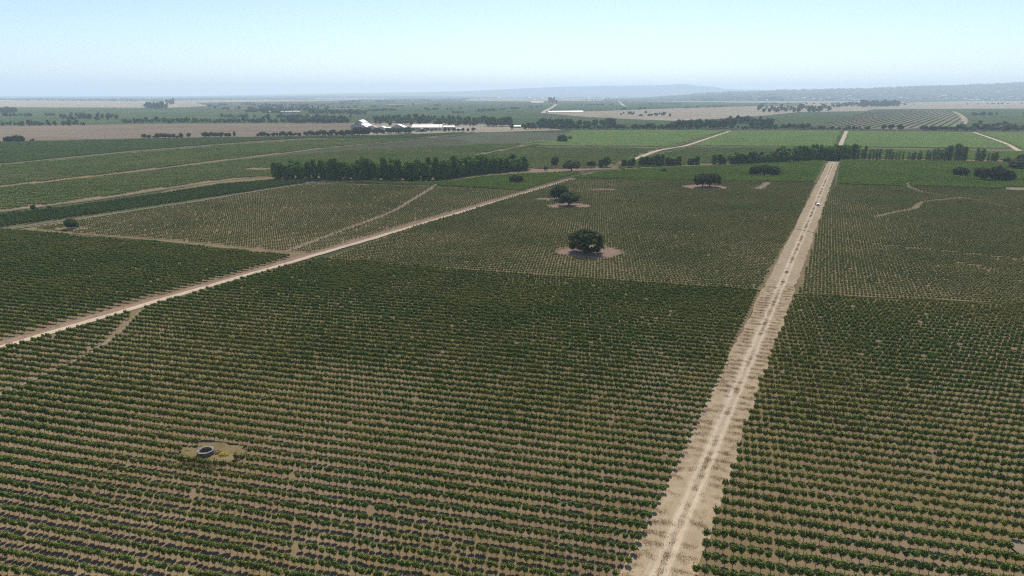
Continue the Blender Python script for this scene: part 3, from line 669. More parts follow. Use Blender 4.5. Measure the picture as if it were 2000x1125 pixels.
# ------------------------------------------------------------------ instanced stuff (geometry nodes)
def scatter(name, pts, z, rot, scl, idx, protos, label, cat):
    n = len(pts)
    me = bpy.data.meshes.new(name); me.vertices.add(n)
    co = np.zeros((n, 3)); co[:, :2] = pts; co[:, 2] = z
    me.vertices.foreach_set('co', co.ravel())
    for nm, ty, data in (('rot', 'FLOAT', rot), ('vid', 'INT', idx)):
        a = me.attributes.new(nm, ty, 'POINT'); a.data.foreach_set('value', np.asarray(data, dtype=np.float32 if ty == 'FLOAT' else np.int32))
    a = me.attributes.new('scl', 'FLOAT_VECTOR', 'POINT'); a.data.foreach_set('vector', np.asarray(scl, np.float32).ravel())
    me.update()
    for p in protos:
        for mt in p.materials:
            if mt.name not in me.materials: me.materials.append(mt)
    o = link(name, me); tag(o, label, cat, kind='stuff')
    ng = bpy.data.node_groups.new(name + '_scatter', 'GeometryNodeTree')
    ng.interface.new_socket('Geometry', in_out='INPUT', socket_type='NodeSocketGeometry')
    ng.interface.new_socket('Geometry', in_out='OUTPUT', socket_type='NodeSocketGeometry')
    gi = ng.nodes.new('NodeGroupInput'); go = ng.nodes.new('NodeGroupOutput')
    jo = ng.nodes.new('GeometryNodeJoinGeometry')
    for p in protos:
        po = bpy.data.objects.new(p.name + '_source', p)
        oi = ng.nodes.new('GeometryNodeObjectInfo'); oi.inputs['Object'].default_value = po; oi.inputs['As Instance'].default_value = False
        g2 = ng.nodes.new('GeometryNodeGeometryToInstance')
        ng.links.new(oi.outputs['Geometry'], g2.inputs[0]); ng.links.new(g2.outputs[0], jo.inputs[0])
    ip = ng.nodes.new('GeometryNodeInstanceOnPoints')
    ng.links.new(gi.outputs[0], ip.inputs['Points']); ng.links.new(jo.outputs[0], ip.inputs['Instance'])
    ip.inputs['Pick Instance'].default_value = True
    def na(nm, ty):
        x = ng.nodes.new('GeometryNodeInputNamedAttribute'); x.data_type = ty; x.inputs['Name'].default_value = nm
        return [s for s in x.outputs if s.enabled and s.name == 'Attribute'][0]
    ng.links.new(na('vid', 'INT'), ip.inputs['Instance Index'])
    cx = ng.nodes.new('ShaderNodeCombineXYZ'); ng.links.new(na('rot', 'FLOAT'), cx.inputs[2])
    ng.links.new(cx.outputs[0], ip.inputs['Rotation'])
    ng.links.new(na('scl', 'FLOAT_VECTOR'), ip.inputs['Scale'])
    ng.links.new(ip.outputs[0], go.inputs[0])
    md = o.modifiers.new('scatter', 'NODES'); md.node_group = ng
    return o

# vine meshes: crown over a thin crooked trunk
def vine_parts(seed, mt, wx=.52, wy=.45, z0=.42, z1=1.52, n=260, size=.115):
    r = np.random.default_rng(seed); blobs = []
    for i in range(7):
        u = (i - 3) / 3 + r.uniform(-.15, .15)
        s = r.uniform(.5, .8)
        blobs.append((u * wx * .62, r.uniform(-1, 1) * wy * .35, z0 + (z1 - z0) * (r.uniform(.35, .6) + .14 * abs(u)), wx * s * .8, wy * s, (z1 - z0) * .34 * r.uniform(.8, 1.2)))
    cm = crown_mb(seed + 1, blobs, n, size, core=.7, shell=(.65, 1.15), flat=.45)
    for k in range(10):      # upright shoots
        x, y = r.uniform(-wx, wx) * .8, r.uniform(-wy, wy) * .6
        v, q = leaf_quads(r, 5, [(x, y, z1 + r.uniform(-.08, .14), .06, .06, .14)], size * .8)
        cm.add(v.tolist(), q.tolist())
    tm = MB(); lean = r.uniform(-.06, .06)
    tm.tube([(0, 0, -.08), (lean, .02, z0 * .55), (0, -.01, z0 + .15)], [.045, .035, .03], 5)
    for s in (-1, 1): tm.tube([(0, 0, z0 + .05), (s * wx * .5, 0, z0 + .2)], [.025, .015], 4)
    return cm, tm, mt
def joined(parts, name):
    cm, tm, mt = parts; b = MB(); b.add(cm.v, cm.f, 0); b.add(tm.v, tm.f, 1)
    return b.mesh(name, mt, M['bark'])
NEAR = [vine_parts(800 + 13 * i, M['vine']) for i in range(7)]
NEARJ = [joined(p, 'near_vine') for p in NEAR]
BUSHJ = [joined(vine_parts(900 + 13 * i, M['vine2'], .45, .42, .36, 1.14, 85, .15), 'bush_vine') for i in range(5)]
DENSJ = [joined(vine_parts(1000 + 13 * i, M['vine3'], .68, .55, .4, 1.6, 80, .2), 'dense_vine') for i in range(4)]
DARKJ = [joined(vine_parts(1100 + 13 * i, M['vine6'], .66, .52, .4, 1.5, 80, .2), 'dark_vine') for i in range(4)]
def chunk(seed, mt, n=6, sp=1.1, wy=.5, z0=.4, z1=1.5, leaves=26, size=.28, name='vine_row_piece'):
    r = np.random.default_rng(seed); b = MB()
    for i in range(n):
        if r.random() < .04: continue
        x = (i - (n - 1) / 2) * sp
        crown_mb(seed * 31 + i, [(x + r.uniform(-.1, .1), r.uniform(-.08, .08), (z0 + z1) / 2, .62, wy, (z1 - z0) / 2 * r.uniform(.85, 1.15))], leaves, size, core=.8, mb=b, shell=(.75, 1.15))
        b.tube([(x, 0, -.05), (x, 0, z0 + .2)], [.04, .03], 3, 1)
    return b.mesh(name, mt, M['bark'])
C4 = [chunk(41 + i, M['vine4']) for i in range(3)]
C5 = [chunk(51 + i, M['vine5'], z1=1.35, wy=.42) for i in range(3)]
C6 = [chunk(71 + i, M['vine6'], z1=1.5) for i in range(3)]
C3 = [chunk(61 + i, M['vine3'], z1=1.5) for i in range(3)]

def inpoly(p, poly):
    x, y = p[:, 0], p[:, 1]; c = np.zeros(len(p), bool); n = len(poly)
    for i in range(n):
        x1, y1 = poly[i]; x2, y2 = poly[i - 1]
        hit = ((y1 > y) != (y2 > y)) & (x < (x2 - x1) * (y - y1) / (y2 - y1 + 1e-12) + x1)
        c ^= hit
    return c

def seg_dist(p, line):
    a = line[:-1]; b = line[1:]
    d = np.full(len(p), 1e9)
    for i in range(len(a)):
        ab = b[i] - a[i]; t = np.clip(((p - a[i]) @ ab) / (ab @ ab + 1e-9), 0, 1)
        d = np.minimum(d, np.hypot(*(p - a[i] - t[:, None] * ab).T))
    return d

def lattice(polypx, urow, wcol, srow, svine, margin=.6):
    poly = [G(*p) for p in polypx]
    u = np.array([math.sin(urow), math.cos(urow)]); v = np.array([math.sin(wcol), math.cos(wcol)])
    step = srow / abs(u[0] * v[1] - u[1] * v[0])
    A = np.stack([u * svine, v * step], 1); Ai = np.linalg.inv(A)
    c = (Ai @ np.array(poly).T).T
    i0, j0 = np.floor(c.min(0)).astype(int) - 1; i1, j1 = np.ceil(c.max(0)).astype(int) + 1
    I, J = np.meshgrid(np.arange(i0, i1), np.arange(j0, j1)); I = I.ravel(); J = J.ravel()
    p = (A @ np.stack([I, J]).astype(float)).T
    sway = 0.7 * np.sin(p[:, 0] / 70 + 1.3) + 0.45 * np.sin(p[:, 0] / 31 + p[:, 1] / 90)   # rows are never dead straight
    p[:, 1] += sway
    k = inpoly(p, poly)
    return p[k], I[k], J[k]

def clip(p, extra=0.0, m=260):
    x, y, d = to_px(p[:, 0], p[:, 1])
    return (x > -m) & (x < 2000 + m) & (y < 1250)

def free(p, lanes=True, extra=0.0):
    ok = np.ones(len(p), bool)
    for (x, y, rx, ry) in CLEAR: ok &= ((p[:, 0] - x) / (rx + extra)) ** 2 + ((p[:, 1] - y) / (ry + extra)) ** 2 > 1
    if lanes:
        for line, hw in LANES:
            lo = line.min(0) - hw - 2; hi = line.max(0) + hw + 2
            near = ok & (p[:, 0] > lo[0]) & (p[:, 0] < hi[0]) & (p[:, 1] > lo[1]) & (p[:, 1] < hi[1])
            if near.any():
                idx = np.where(near)[0]; ok[idx[seg_dist(p[idx], line) < hw + extra]] = False
    return ok

R75 = math.radians(-75)
def vineyard(name, polypx, protos, label, srow=2.88, svine=1.05, urow=R75, wcol=math.radians(5), miss=.006, size=(.78, 1.31), patch=.5, chunklen=None, keep=None, z=.04):
    if chunklen: p, I, J = lattice(polypx, urow, urow + math.pi / 2, srow, chunklen)
    else: p, I, J = lattice(polypx, urow, wcol, srow, svine)
    k = clip(p); p, I, J = p[k], I[k], J[k]
    k = free(p, extra=(chunklen or 0) * .2); p, I, J = p[k], I[k], J[k]
    n = len(p)
    low = vnoise(p[:, 0] / 34, p[:, 1] / 34, 2); low2 = vnoise(p[:, 0] / 9, p[:, 1] / 9, 4)
    k = rng.random(n) > miss * (1 + 3 * patch * (low2 > .85)) + (.8 * patch) * (low2 * low > .79)
    p, I, J, low, low2 = p[k], I[k], J[k], low[k], low2[k]; n = len(p)
    s = size[0] + (size[1] - size[0]) * np.clip(.5 * low + .25 * low2 + .35 * rng.random(n) - .05, 0, 1)
    rot = -urow + math.pi / 2 + (math.pi * rng.integers(0, 2, n)) + rng.normal(0, .04 if chunklen else .2, n)
    p = p + rng.normal(0, .09, p.shape)
    hz = s * rng.uniform(.9, 1.12, n)
    scl = np.stack([s if not chunklen else np.ones(n), s, hz], 1)
    idx = rng.integers(0, len(protos), n)
    return dict(name=name, p=p, I=I, J=J, rot=rot, scl=scl, idx=idx, protos=protos, label=label, z=z)

def emit(f):
    scatter(f['name'], f['p'], f['z'], f['rot'], f['scl'], f['idx'], f['protos'], f['label'], 'vines')

V1 = vineyard('vine_rows', [(625,509),(1050,540),(1478,573),(1384,785),(1216,1125),(1150,1250),(-420,1250),(-420,810),(0,689),(300,600),(545,528)], NEARJ, 'farther green vine rows of the near vineyard left of the main track')
V2 = vineyard('vine_rows', [(1552,582),(2000,601),(2450,623),(2450,1250),(1290,1250),(1348,1125),(1466,785),(1514,670)], NEARJ, 'farther green vine rows of the near vineyard right of the main track', 3.0, 1.25, wcol=math.radians(17), size=(.92, 1.3), miss=.012)
V3 = vineyard('vine_rows', [(-420,410),(10,452),(300,476),(530,499),(572,503.5),(500,525),(470,533),(300,580),(0,666),(-420,786)], NEARJ, 'green vine rows beyond the diagonal track on the left')
V4 = vineyard('vine_rows', [(640,508.5),(1050,538.5),(1480,567),(1554,440),(1590,361),(1340,353.5),(1112,353),(930,409.5),(800,448.5)], BUSHJ, 'small bush vines of the middle vineyard around the oaks', 2.8, 1.2, wcol=math.radians(7))
V5 = vineyard('vine_rows', [(1560,578),(2000,597),(2450,615),(2450,388),(2000,375),(1628,364),(1610,402)], BUSHJ, 'small bush vines of the middle vineyard right of the main track', 2.8, 1.2, wcol=math.radians(24), size=(.9, 1.2))
V6 = vineyard('vine_rows', [(60,450),(200,425),(400,394),(615,360),(850,365),(1015,376),(800,437),(600,496),(535,490),(300,467)], BUSHJ, 'thin struggling bush vines on brown soil at left', 2.8, 1.2, wcol=math.radians(0), size=(.74, 1.06), miss=.03, patch=.5)
V7 = vineyard('vine_rows', [(1112,350.5),(1588,358.5),(1611,316),(1450,324.5),(1300,329),(1170,339)], DENSJ, 'dense bright vine rows before the right windbreak', 2.6, 1.1, miss=.01, patch=.1)
V8 = vineyard('vine_rows', [(1634,362),(2000,372.5),(2450,386),(2450,320),(2000,320),(1642,315)], DENSJ, 'dense bright vine rows right of the main track', 2.6, 1.1, miss=.01, patch=.1)
V9 = vineyard('vine_rows', [(620,358.2),(700,359),(850,363.5),(1015,374.5),(1135,338),(1060,340),(950,347),(870,357),(700,356.5)], DENSJ, 'dense bright vine rows below the left windbreak', 2.6, 1.1, miss=.01, patch=.1)
V10 = vineyard('vine_rows', [(-420,505),(0,446),(200,418.5),(400,388.5),(605,358),(530,354.5),(430,363),(300,384),(100,411),(0,423),(-420,462)], DARKJ, 'dark green vine strip above the pale left lane', 2.6, 1.1, miss=.02, patch=.3)
for f in (V3, V4, V5, V6, V7, V8, V9, V10): pass
FARV = [
 vineyard('vine_rows', [(-420,432),(0,369),(240,342),(500,310),(700,294),(980,282),(1055,285),(930,305),(1030,331),(1030,334),(525,346),(450,349),(330,366),(100,399),(0,411),(-420,465)], C5, 'grey green vine rows behind the left windbreak', 2.7, chunklen=6.6, miss=.05),
 vineyard('vine_rows', [(-420,346),(0,325),(260,300),(500,281),(600,275),(840,270),(640,288),(500,305),(240,337),(0,364),(-420,418)], C5, 'grey green vine rows between the two pale left lanes', 2.7, chunklen=6.6, miss=.03),
 vineyard('vine_rows', [(-420,286),(0,279.5),(270,273),(500,270),(700,266.5),(915,259.5),(850,266),(780,271),(600,270.5),(500,276),(260,295),(0,320),(-420,344)], C6, 'dark vine rows just below the ploughed field', 2.7, chunklen=6.6, miss=.02),
 vineyard('vine_rows', [(1088,274),(1122,255),(1420,255.5),(1308,287),(1070,286),(1005,281)], C4, 'bright vine rows left of the bending far track', 2.5, chunklen=6.6, miss=.01),
 vineyard('vine_rows', [(860,292),(980,284),(1070,290),(1300,291.5),(1250,307),(1160,330),(1040,331),(935,306)], C5, 'grey green vine rows behind the pink clearing', 2.7, chunklen=6.6, miss=.04),
 vineyard('vine_rows', [(1432,256.5),(1640,256.5),(1628,287),(1352,286)], C4, 'bright vine rows between the two far tracks', 2.5, chunklen=6.6, miss=.01),
 vineyard('vine_rows', [(1340,289.5),(1628,290),(1622,309),(1440,316),(1200,331),(1268,309)], C5, 'grey green vine rows just behind the right windbreak', 2.6, chunklen=6.6, miss=.02),
 vineyard('vine_rows', [(1656,257.5),(1896,260),(1982,291),(1642,288)], C4, 'bright vine rows right of the far main track', 2.5, chunklen=6.6, miss=.01),
 vineyard('vine_rows', [(1640,293),(1985,297),(2300,300),(2300,312),(1990,313),(1634,310)], C3, 'green vine rows behind the feathery trees', 2.6, chunklen=6.6, miss=.01),
 vineyard('vine_rows', [(1915,260.5),(2300,261),(2300,296),(2000,292)], C4, 'bright vine rows at the far right edge', 2.5, chunklen=6.6, miss=.01)]

# the 300 vines that show largest stand on their own
def nearest(fs, count):
    cand = []
    for fi, f in enumerate(fs):
        x, y, d = to_px(f['p'][:, 0], f['p'][:, 1], .3)
        for q in np.where((x > 4) & (x < 1996) & (y < 1124))[0]: cand.append((d[q], fi, int(q)))
    cand.sort(); return cand[:count]
pick = nearest((V1, V2), 300)
vine_c = [p[0].mesh('vine_canopy', M['vine']) for p in NEAR]; vine_t = [p[1].mesh('vine_trunk', M['bark']) for p in NEAR]
rowsets = {}
for d, fi, q in pick: rowsets.setdefault((fi, int((V1, V2)[fi]['J'][q])), []).append(q)
for fi, f in enumerate((V1, V2)):
    keys = sorted([k for k in rowsets if k[0] == fi], key=lambda k: -np.mean([to_px(*f['p'][q])[0] for q in rowsets[k]]) if fi == 0 else np.mean([to_px(*f['p'][q])[0] for q in rowsets[k]]))
    side = 'left' if fi == 0 else 'right'
    for rn, key in enumerate(keys):
        qs = sorted(rowsets[key], key=lambda q: -to_px(*f['p'][q])[0])
        for vn, q in enumerate(qs):
            e = link('grapevine', None, None, (f['p'][q][0], f['p'][q][1], f['z']), float(f['rot'][q]), [float(t) for t in f['scl'][q]])
            e.empty_display_size = .3
            tag(e, '%s leafy vine from right, %s bottom edge vine row %s of main track' % (ordinal(vn + 1), ordinal(rn + 1), side), 'grapevine', 'nearest grapevines along the bottom edge')
            link('canopy', vine_c[f['idx'][q]], e); link('trunk', vine_t[f['idx'][q]], e)
    drop = np.ones(len(f['p']), bool); drop[[q for k in keys for q in rowsets[k]]] = False
    for kk in ('p', 'I', 'J', 'rot', 'scl', 'idx'): f[kk] = f[kk][drop]
for f in [V1, V2, V3, V4, V5, V6, V7, V8, V9, V10] + FARV: emit(f)

# striped young orchard on the far right
op = []
orr = random.Random(4)
poly = [G(*p) for p in [(1590,248.5),(1682,220.5),(1742,215),(1840,216.5),(1866,222.5),(1884,240),(1866,247.5),(1750,251.5)]]
dv = math.atan((1950 - 1000) / F * CP)
p_, _, _ = lattice([(1590,248.5),(1682,220.5),(1742,215),(1840,216.5),(1866,222.5),(1884,240),(1866,247.5),(1750,251.5)], dv, dv + math.pi / 2, 15.0, 5.0)
p_ = p_[rng.random(len(p_)) > .08]; n_ = len(p_); s_ = rng.uniform(.6, .95, n_)
OLI = [round_tree(700 + i, M['ftree'], 2.6, 1.9, 40, .5, .05, 5, True) for i in range(2)]
scatter('orchard_rows', p_, .05, rng.uniform(0, 6, n_), np.stack([s_, s_, s_], 1), rng.integers(0, 2, n_), OLI, 'striped rows of young bushes in the far right orchard', 'orchard')

# far woods that read as one mass
def wood(polys, label, seed, hs=(8, 16)):
    r = np.random.default_rng(seed); P = []
    for poly, n in polys:
        xs = [q[0] for q in poly]; ys = [q[1] for q in poly]; got = 0; k = 0
        while got < n and k < 60:
            c = np.stack([r.uniform(min(xs), max(xs), n * 2), r.uniform(min(ys), max(ys), n * 2)], 1)
            c = c[inpoly(c, poly)]; c = c[vnoise(c[:, 0] / 14, c[:, 1] / 1.6, seed) > .38][:n - got]
            P += [G(*q) for q in c]; got += len(c); k += 1
    P = np.array(P); n = len(P); h = r.uniform(hs[0], hs[1], n) / 9
    scatter('far_wood', P, 0.05, r.uniform(0, 6, n), np.stack([h * 1.25, h * 1.25, h], 1), r.integers(0, 4, n), FAR, label, 'wood')
wood([([(0,196.5),(280,198),(420,196),(640,192),(640,189.5),(0,191.5)], 420), ([(395,212),(560,221),(640,216),(640,207),(470,203),(400,207)], 130), ([(480,220.5),(720,224),(720,221),(480,217.5)], 90), ([(640,203),(800,199),(900,197),(900,195),(690,196.5)], 160)], 'hazy blue woods on the left plain', 3, (9, 17))
wood([([(870,195.5),(1000,192),(1200,192),(1200,189.5),(870,191.5)], 150), ([(1130,197),(1240,197),(1240,194),(1130,194.5)], 30), ([(1240,193.5),(1560,195),(1560,190),(1240,189.8)], 260)], 'dark wood line below the central hills', 4, (10, 18))
def strip(x0, y0, x1, y1, t=.7): return [(x0, y0), (x1, y1), (x1, y1 - t), (x0, y0 - t)]
wood([(strip(0, 227.5, 240, 226, .8), 34), (strip(430, 229.5, 700, 231, .9), 46), (strip(880, 222.5, 1058, 209.5, .6), 60), (strip(640, 212, 860, 207, .6), 40), (strip(700, 218.5, 900, 214, .7), 34), (strip(480, 208, 700, 203.5, .6), 60)], 'thin broken hedge lines across the hazy left and centre plain', 6, (6, 12))
wood([(strip(1100, 207, 1330, 203.5, .5), 50), (strip(1490, 204, 1700, 202.5, .6), 46), (strip(1760, 205.5, 2050, 203, .5), 30), (strip(1900, 226, 2060, 223, .8), 24), (strip(1180, 215.5, 1420, 209.5, .4), 16)], 'thin broken hedge lines across the hazy right plain', 7, (7, 13))
wood([([(1560,196.5),(1700,198),(1900,197),(2200,194),(2200,192),(1700,195),(1560,192)], 200)], 'hazy trees along the foot of the village', 5, (10, 18))

# wooded slope with houses on the right hill
def hill_pt(px, t):
    D = 6900 + 5600 * t; x, y = AT(px, D); return x, y, float(ridge_z(px, t, RIDGE2, 6900, 12500, .25))
r5 = np.random.default_rng(12); hp = []
while len(hp) < 1500:
    px, t = r5.uniform(1350, 2250), r5.uniform(.02, .99)
    if vnoise(px / 18, t * 14, 9) > .42: hp.append(hill_pt(px, t))
hp = np.array(hp); n_ = len(hp); h_ = r5.uniform(10, 20, n_) / 9
scatter('hillside_wood', hp[:, :2], hp[:, 2] - .3, r5.uniform(0, 6, n_), np.stack([h_ * 1.5, h_ * 1.5, h_], 1), r5.integers(0, 4, n_), FAR, 'hazy wooded slope around the right hand village', 'wood')

# ------------------------------------------------------------------ buildings
def gable(mb, x0, x1, y0, y1, z0, z1, th=.25, over=.5, m=0, axis='y'):
    """two roof slabs over a rectangle; ridge along y (or x)"""
    if axis == 'y':
        xm = (x0 + x1) / 2; sl = (z1 - z0) / (xm - x0)
        for s in (-1, 1):
            xe = xm + s * (xm - x0 + over); ze = z0 - sl * over
            v = [(xe, y0 - over, ze), (xm, y0 - over, z1), (xm, y1 + over, z1), (xe, y1 + over, ze)]
            v += [(a, b, c + th) for a, b, c in v]
            mb.add(v, [(0,1,2,3), (7,6,5,4), (0,4,5,1), (1,5,6,2), (2,6,7,3), (3,7,4,0)], m)
    else:
        ym = (y0 + y1) / 2; sl = (z1 - z0) / (ym - y0)
        for s in (-1, 1):
            ye = ym + s * (ym - y0 + over); ze = z0 - sl * over
            v = [(x0 - over, ye, ze), (x0 - over, ym, z1), (x1 + over, ym, z1), (x1 + over, ye, ze)]
            v += [(a, b, c + th) for a, b, c in v]
            mb.add(v, [(0,1,2,3), (7,6,5,4), (0,4,5,1), (1,5,6,2), (2,6,7,3), (3,7,4,0)], m)
    return mb
def gwall(mb, x0, x1, y0, y1, ze, za, axis='y', m=0):
    if axis == 'y':
        xm = (x0 + x1) / 2
        for y, fl in ((y0, 0), (y1, 1)):
            f = (0, 1, 2, 3, 4); mb.add([(x0,y,0),(x1,y,0),(x1,y,ze),(xm,y,za),(x0,y,ze)], [f[::-1] if fl else f], m)
        mb.add([(x0,y0,0),(x0,y1,0),(x0,y1,ze),(x0,y0,ze)], [(3,2,1,0)], m); mb.add([(x1,y0,0),(x1,y1,0),(x1,y1,ze),(x1,y0,ze)], [(0,1,2,3)], m)
    else:
        ym = (y0 + y1) / 2
        for x, fl in ((x0, 1), (x1, 0)):
            f = (0, 1, 2, 3, 4); mb.add([(x,y0,0),(x,y1,0),(x,y1,ze),(x,ym,za),(x,y0,ze)], [f[::-1] if fl else f], m)
        mb.add([(x0,y0,0),(x1,y0,0),(x1,y0,ze),(x0,y0,ze)], [(0,1,2,3)], m); mb.add([(x0,y1,0),(x1,y1,0),(x1,y1,ze),(x0,y1,ze)], [(3,2,1,0)], m)
    return mb
def building(name, px, py, W, D, ze, za, label, wall='wall', roof='white', axis='y', rz=0.0, doors=(), wins=(), steps=False, cat='shed', group=None):
    x, y = G(px, py); e = link(name, None, None, (x, y, .04), rz); tag(e, label, cat, group); e.empty_display_size = 3
    link('wall', gwall(MB(), -W/2, W/2, 0, D, ze, za - .02, axis).mesh('shed_wall', M[wall]), e)
    if steps:     # lower wings of roof with a raised middle roof over them
        mb = MB(); gable(mb, -W/2, W/2, 0, D, ze, za, .35, .8, axis=axis); link('roof', mb.mesh('shed_roof', M[roof]), e)
        mb = MB(); k = .52
        gable(mb, -W/2*k, W/2*k, -1.2, D + 1.2, za - (za - ze) * k + 1.0, za + 1.0, .3, .3, axis=axis); link('raised_roof', mb.mesh('raised_roof', M[roof]), e)
    else:
        link('roof', gable(MB(), -W/2, W/2, 0, D, ze, za, .25, .6, axis=axis).mesh('shed_roof', M[roof]), e)
    for (dx, dw, dh) in doors: link('door', MB().box(dx - dw/2, dx + dw/2, -.12, .1, 0, dh).mesh('shed_door', M['dark']), e)
    for (dx, dz, dw, dh) in wins:
        wdo = link('window', MB().box(dx - dw/2, dx + dw/2, -.14, .1, dz, dz + dh).mesh('shed_window', M['glass']), e)
        link('frame', MB().box(dx - dw/2 - .15, dx + dw/2 + .15, -.1, .05, dz - .15, dz + dh + .15).mesh('window_frame', M['wall']), wdo)
    return e
building('farm_shed', 702, 255.0, 31, 42, 8.0, 17.5, 'tallest white gabled shed with stepped roof behind dark trees', 'greywall', steps=True, doors=[(-8, 5, 5)])
building('farm_shed', 705.5, 257.2, 26, 18, 6.0, 12.5, 'lower white gabled shed in front of the tallest shed', 'greywall', steps=True, doors=[(0, 5, 4.5)])
building('farm_house', 727.5, 257.0, 13.5, 14, 7.2, 10.8, 'small house with brown tiled gable between white sheds', 'wall', 'tile', doors=[(0, 1.4, 2.3)], wins=[(-3.4, 3.6, 1.6, 1.8), (3.4, 3.6, 1.6, 1.8)], cat='house')
building('farm_shed', 745, 257.0, 17, 26, 5.2, 9.0, 'small white gabled shed with pale grey front wall', 'greywall', doors=[(4, 4, 4)], wins=[(-4, 2.2, 2.4, 1.6)])
building('farm_shed', 757.5, 256.0, 11, 22, 5.4, 6.6, 'low white lean roof between two gabled sheds', 'wall', axis='x')
building('farm_shed', 777, 255.8, 25, 30, 6.0, 11.5, 'right white gabled shed behind the thick tree group', 'greywall', doors=[(0, 4, 4)])
building('farm_shed', 834, 254.8, 56, 24, 5.6, 10.4, 'long low shed with pinkish white roof', 'wall', 'pinkroof', axis='x', rz=.03, doors=[(-18, 4, 4), (2, 4, 4), (16, 4, 4)])
building('farm_shed', 821.5, 257.3, 18, 12, 3.6, 6.2, 'small shed with blue grey roof before the long shed', 'greywall', 'blueroof', doors=[(0, 3, 3)])
building('farm_shed', 877, 253.6, 20, 16, 5.2, 7.2, 'low bright white shed at the right end of the long shed', 'wall', axis='x')
building('farm_shed', 869.5, 256.0, 5, 6, 3.4, 4.6, 'tiny white hut at the right foot of the long shed', 'wall', doors=[(0, 1.4, 2.2)])
building('farm_shed', 898, 253.6, 14, 8, 2.4, 3.2, 'low pale building right of the bright white shed', 'wall', 'pinkroof', axis='x')
building('farm_shed', 1010, 249.8, 14, 8, 3.2, 4.4, 'pale low hut between the tall clump and streamside belt', 'wall', axis='x', doors=[(3, 2, 2.4)])
building('farm_shed', 1049, 202.3, 90, 20, 9, 13, 'far long pale barn on the dark slope', 'wall', 'pinkroof', axis='x')
x, y = G(727, 259.3)
x, y = G(750.5, 260.5)
e = link('water_tank', None, None, (x, y, .05)); tag(e, 'narrow white silo standing among the trees before the small shed', 'silo')
link('cylinder_wall', MB().tube([(0,0,0),(0,0,6)], [1.6, 1.6], 14).mesh('tank_wall', M['white']), e); link('cone_top', MB().tube([(0,0,6.0),(0,0,7.4)], [1.75, .2], 14).mesh('tank_top', M['white']), e)
# long white plastic covered tunnel on the tan grassland
x0, y0 = G(1072, 219.3); x1, y1 = G(1140, 218.6)
e = link('greenhouse', None, None, (x0, y0, .05), math.atan2(y1 - y0, x1 - x0)); L = math.hypot(x1 - x0, y1 - y0); tag(e, 'long low white plastic tunnel on the tan grassland', 'greenhouse')
mb = MB(); k = 10; Wd = 14
v = [(xx, Wd * (1 - math.cos(math.pi * i / k)) , 4.5 * math.sin(math.pi * i / k)) for xx in (0, L) for i in range(k + 1)]
link('cover', mb.add(v, [(i, i + 1, k + 2 + i, k + 1 + i) for i in range(k)]).mesh('tunnel_cover', M['plastic']), e)
mb = MB()
for xx in (0, L): mb.add([(xx, Wd * (1 - math.cos(math.pi * i / k)), 4.5 * math.sin(math.pi * i / k)) for i in range(k + 1)], [tuple(range(k + 1))])
link('end_wall', mb.mesh('tunnel_end', M['plastic']), e)

# village houses on the hillside
hw = gwall(MB(), -9, 9, 0, 11, 5.5, 9.0, 'x').mesh('house_wall', M['wall']); hr = gable(MB(), -9, 9, 0, 11, 5.5, 9.2, .3, .6, axis='x').mesh('house_roof', M['tile'])
hr2 = gable(MB(), -9, 9, 0, 11, 5.5, 9.2, .3, .6, axis='x').mesh('house_roof_pale', M['pinkroof'])
hd = MB().box(-1, 1, -.15, .1, 0, 2.4).mesh('house_door', M['dark']); hwin = MB().box(-.9, .9, -.15, .1, 2.8, 4.2).mesh('house_window', M['glass'])
rr = random.Random(31)
spots = [(1680,.03),(1690,.06),(1786,.04),(1800,.05),(1835,.03),(1888,.08),(1900,.04),(1912,.05),(1930,.16),(1940,.05),(1812,.2),(1836,.24),(1846,.26),(1660,.3),(1700,.32),(1720,.3),(1745,.33),(1650,.1),(1662,.12),(1670,.08),(1884,.3),(1900,.42),(1760,.18),(1775,.12),(1960,.12),(1975,.2),(1990,.1),(1925,.5),(1950,.4),(1620,.2),(1605,.1),(1590,.16),(1570,.22),(1555,.1),(1540,.14),(1480,.06),(1500,.05),(1865,.14),(1850,.1),(1970,.45)]
for hi, (px, t) in enumerate(sorted(spots)):
    x, y, z = hill_pt(px, t); s = rr.uniform(1.3, 2.3)
    e = link('village_house', None, None, (x, y, z - .3), rr.uniform(-.4, .4), (s * rr.uniform(.9, 1.6), s, s)); e.empty_display_size = 3
    tag(e, 'small pale house on the hazy right hillside, %s from left' % ordinal(hi + 1), 'house', 'houses of the hillside village')
    link('wall', hw, e); link('roof', hr if rr.random() < .3 else hr2, e)
far_spots = [(1095,192.3),(1060,191.9),(1035,192.2),(1006,192.4),(975,192.2),(1150,192),(1178,191.8),(1204,192.2),(1195,193),(1460,191.6),(1475,191.8),(1440,191.4)]
for hi, (px, py) in enumerate(sorted(far_spots)):
    x, y = G(px, py); s = rr.uniform(1.6, 2.6)
    e = link('village_house', None, None, (x, y, .05), rr.uniform(-.4, .4), (s * 1.4, s, s)); e.empty_display_size = 3
    tag(e, 'tiny white house in the far line below the central ridge, %s from left' % ordinal(hi + 1), 'house', 'houses below the central ridge')
    link('wall', hw, e); link('roof', hr2, e)
for hi, (px, py) in enumerate([(530,220.2),(548,220.4),(562,220.4),(578,220.3)]):
    x, y = G(px, py); e = link('far_barn', None, None, (x, y, .05), 0, (1.6, 1.2, .7)); tag(e, 'pale low barn in the far tree line left of centre, %s from left' % ordinal(hi + 1), 'barn', 'far pale barns')
    link('wall', hw, e); link('roof', hr2, e)

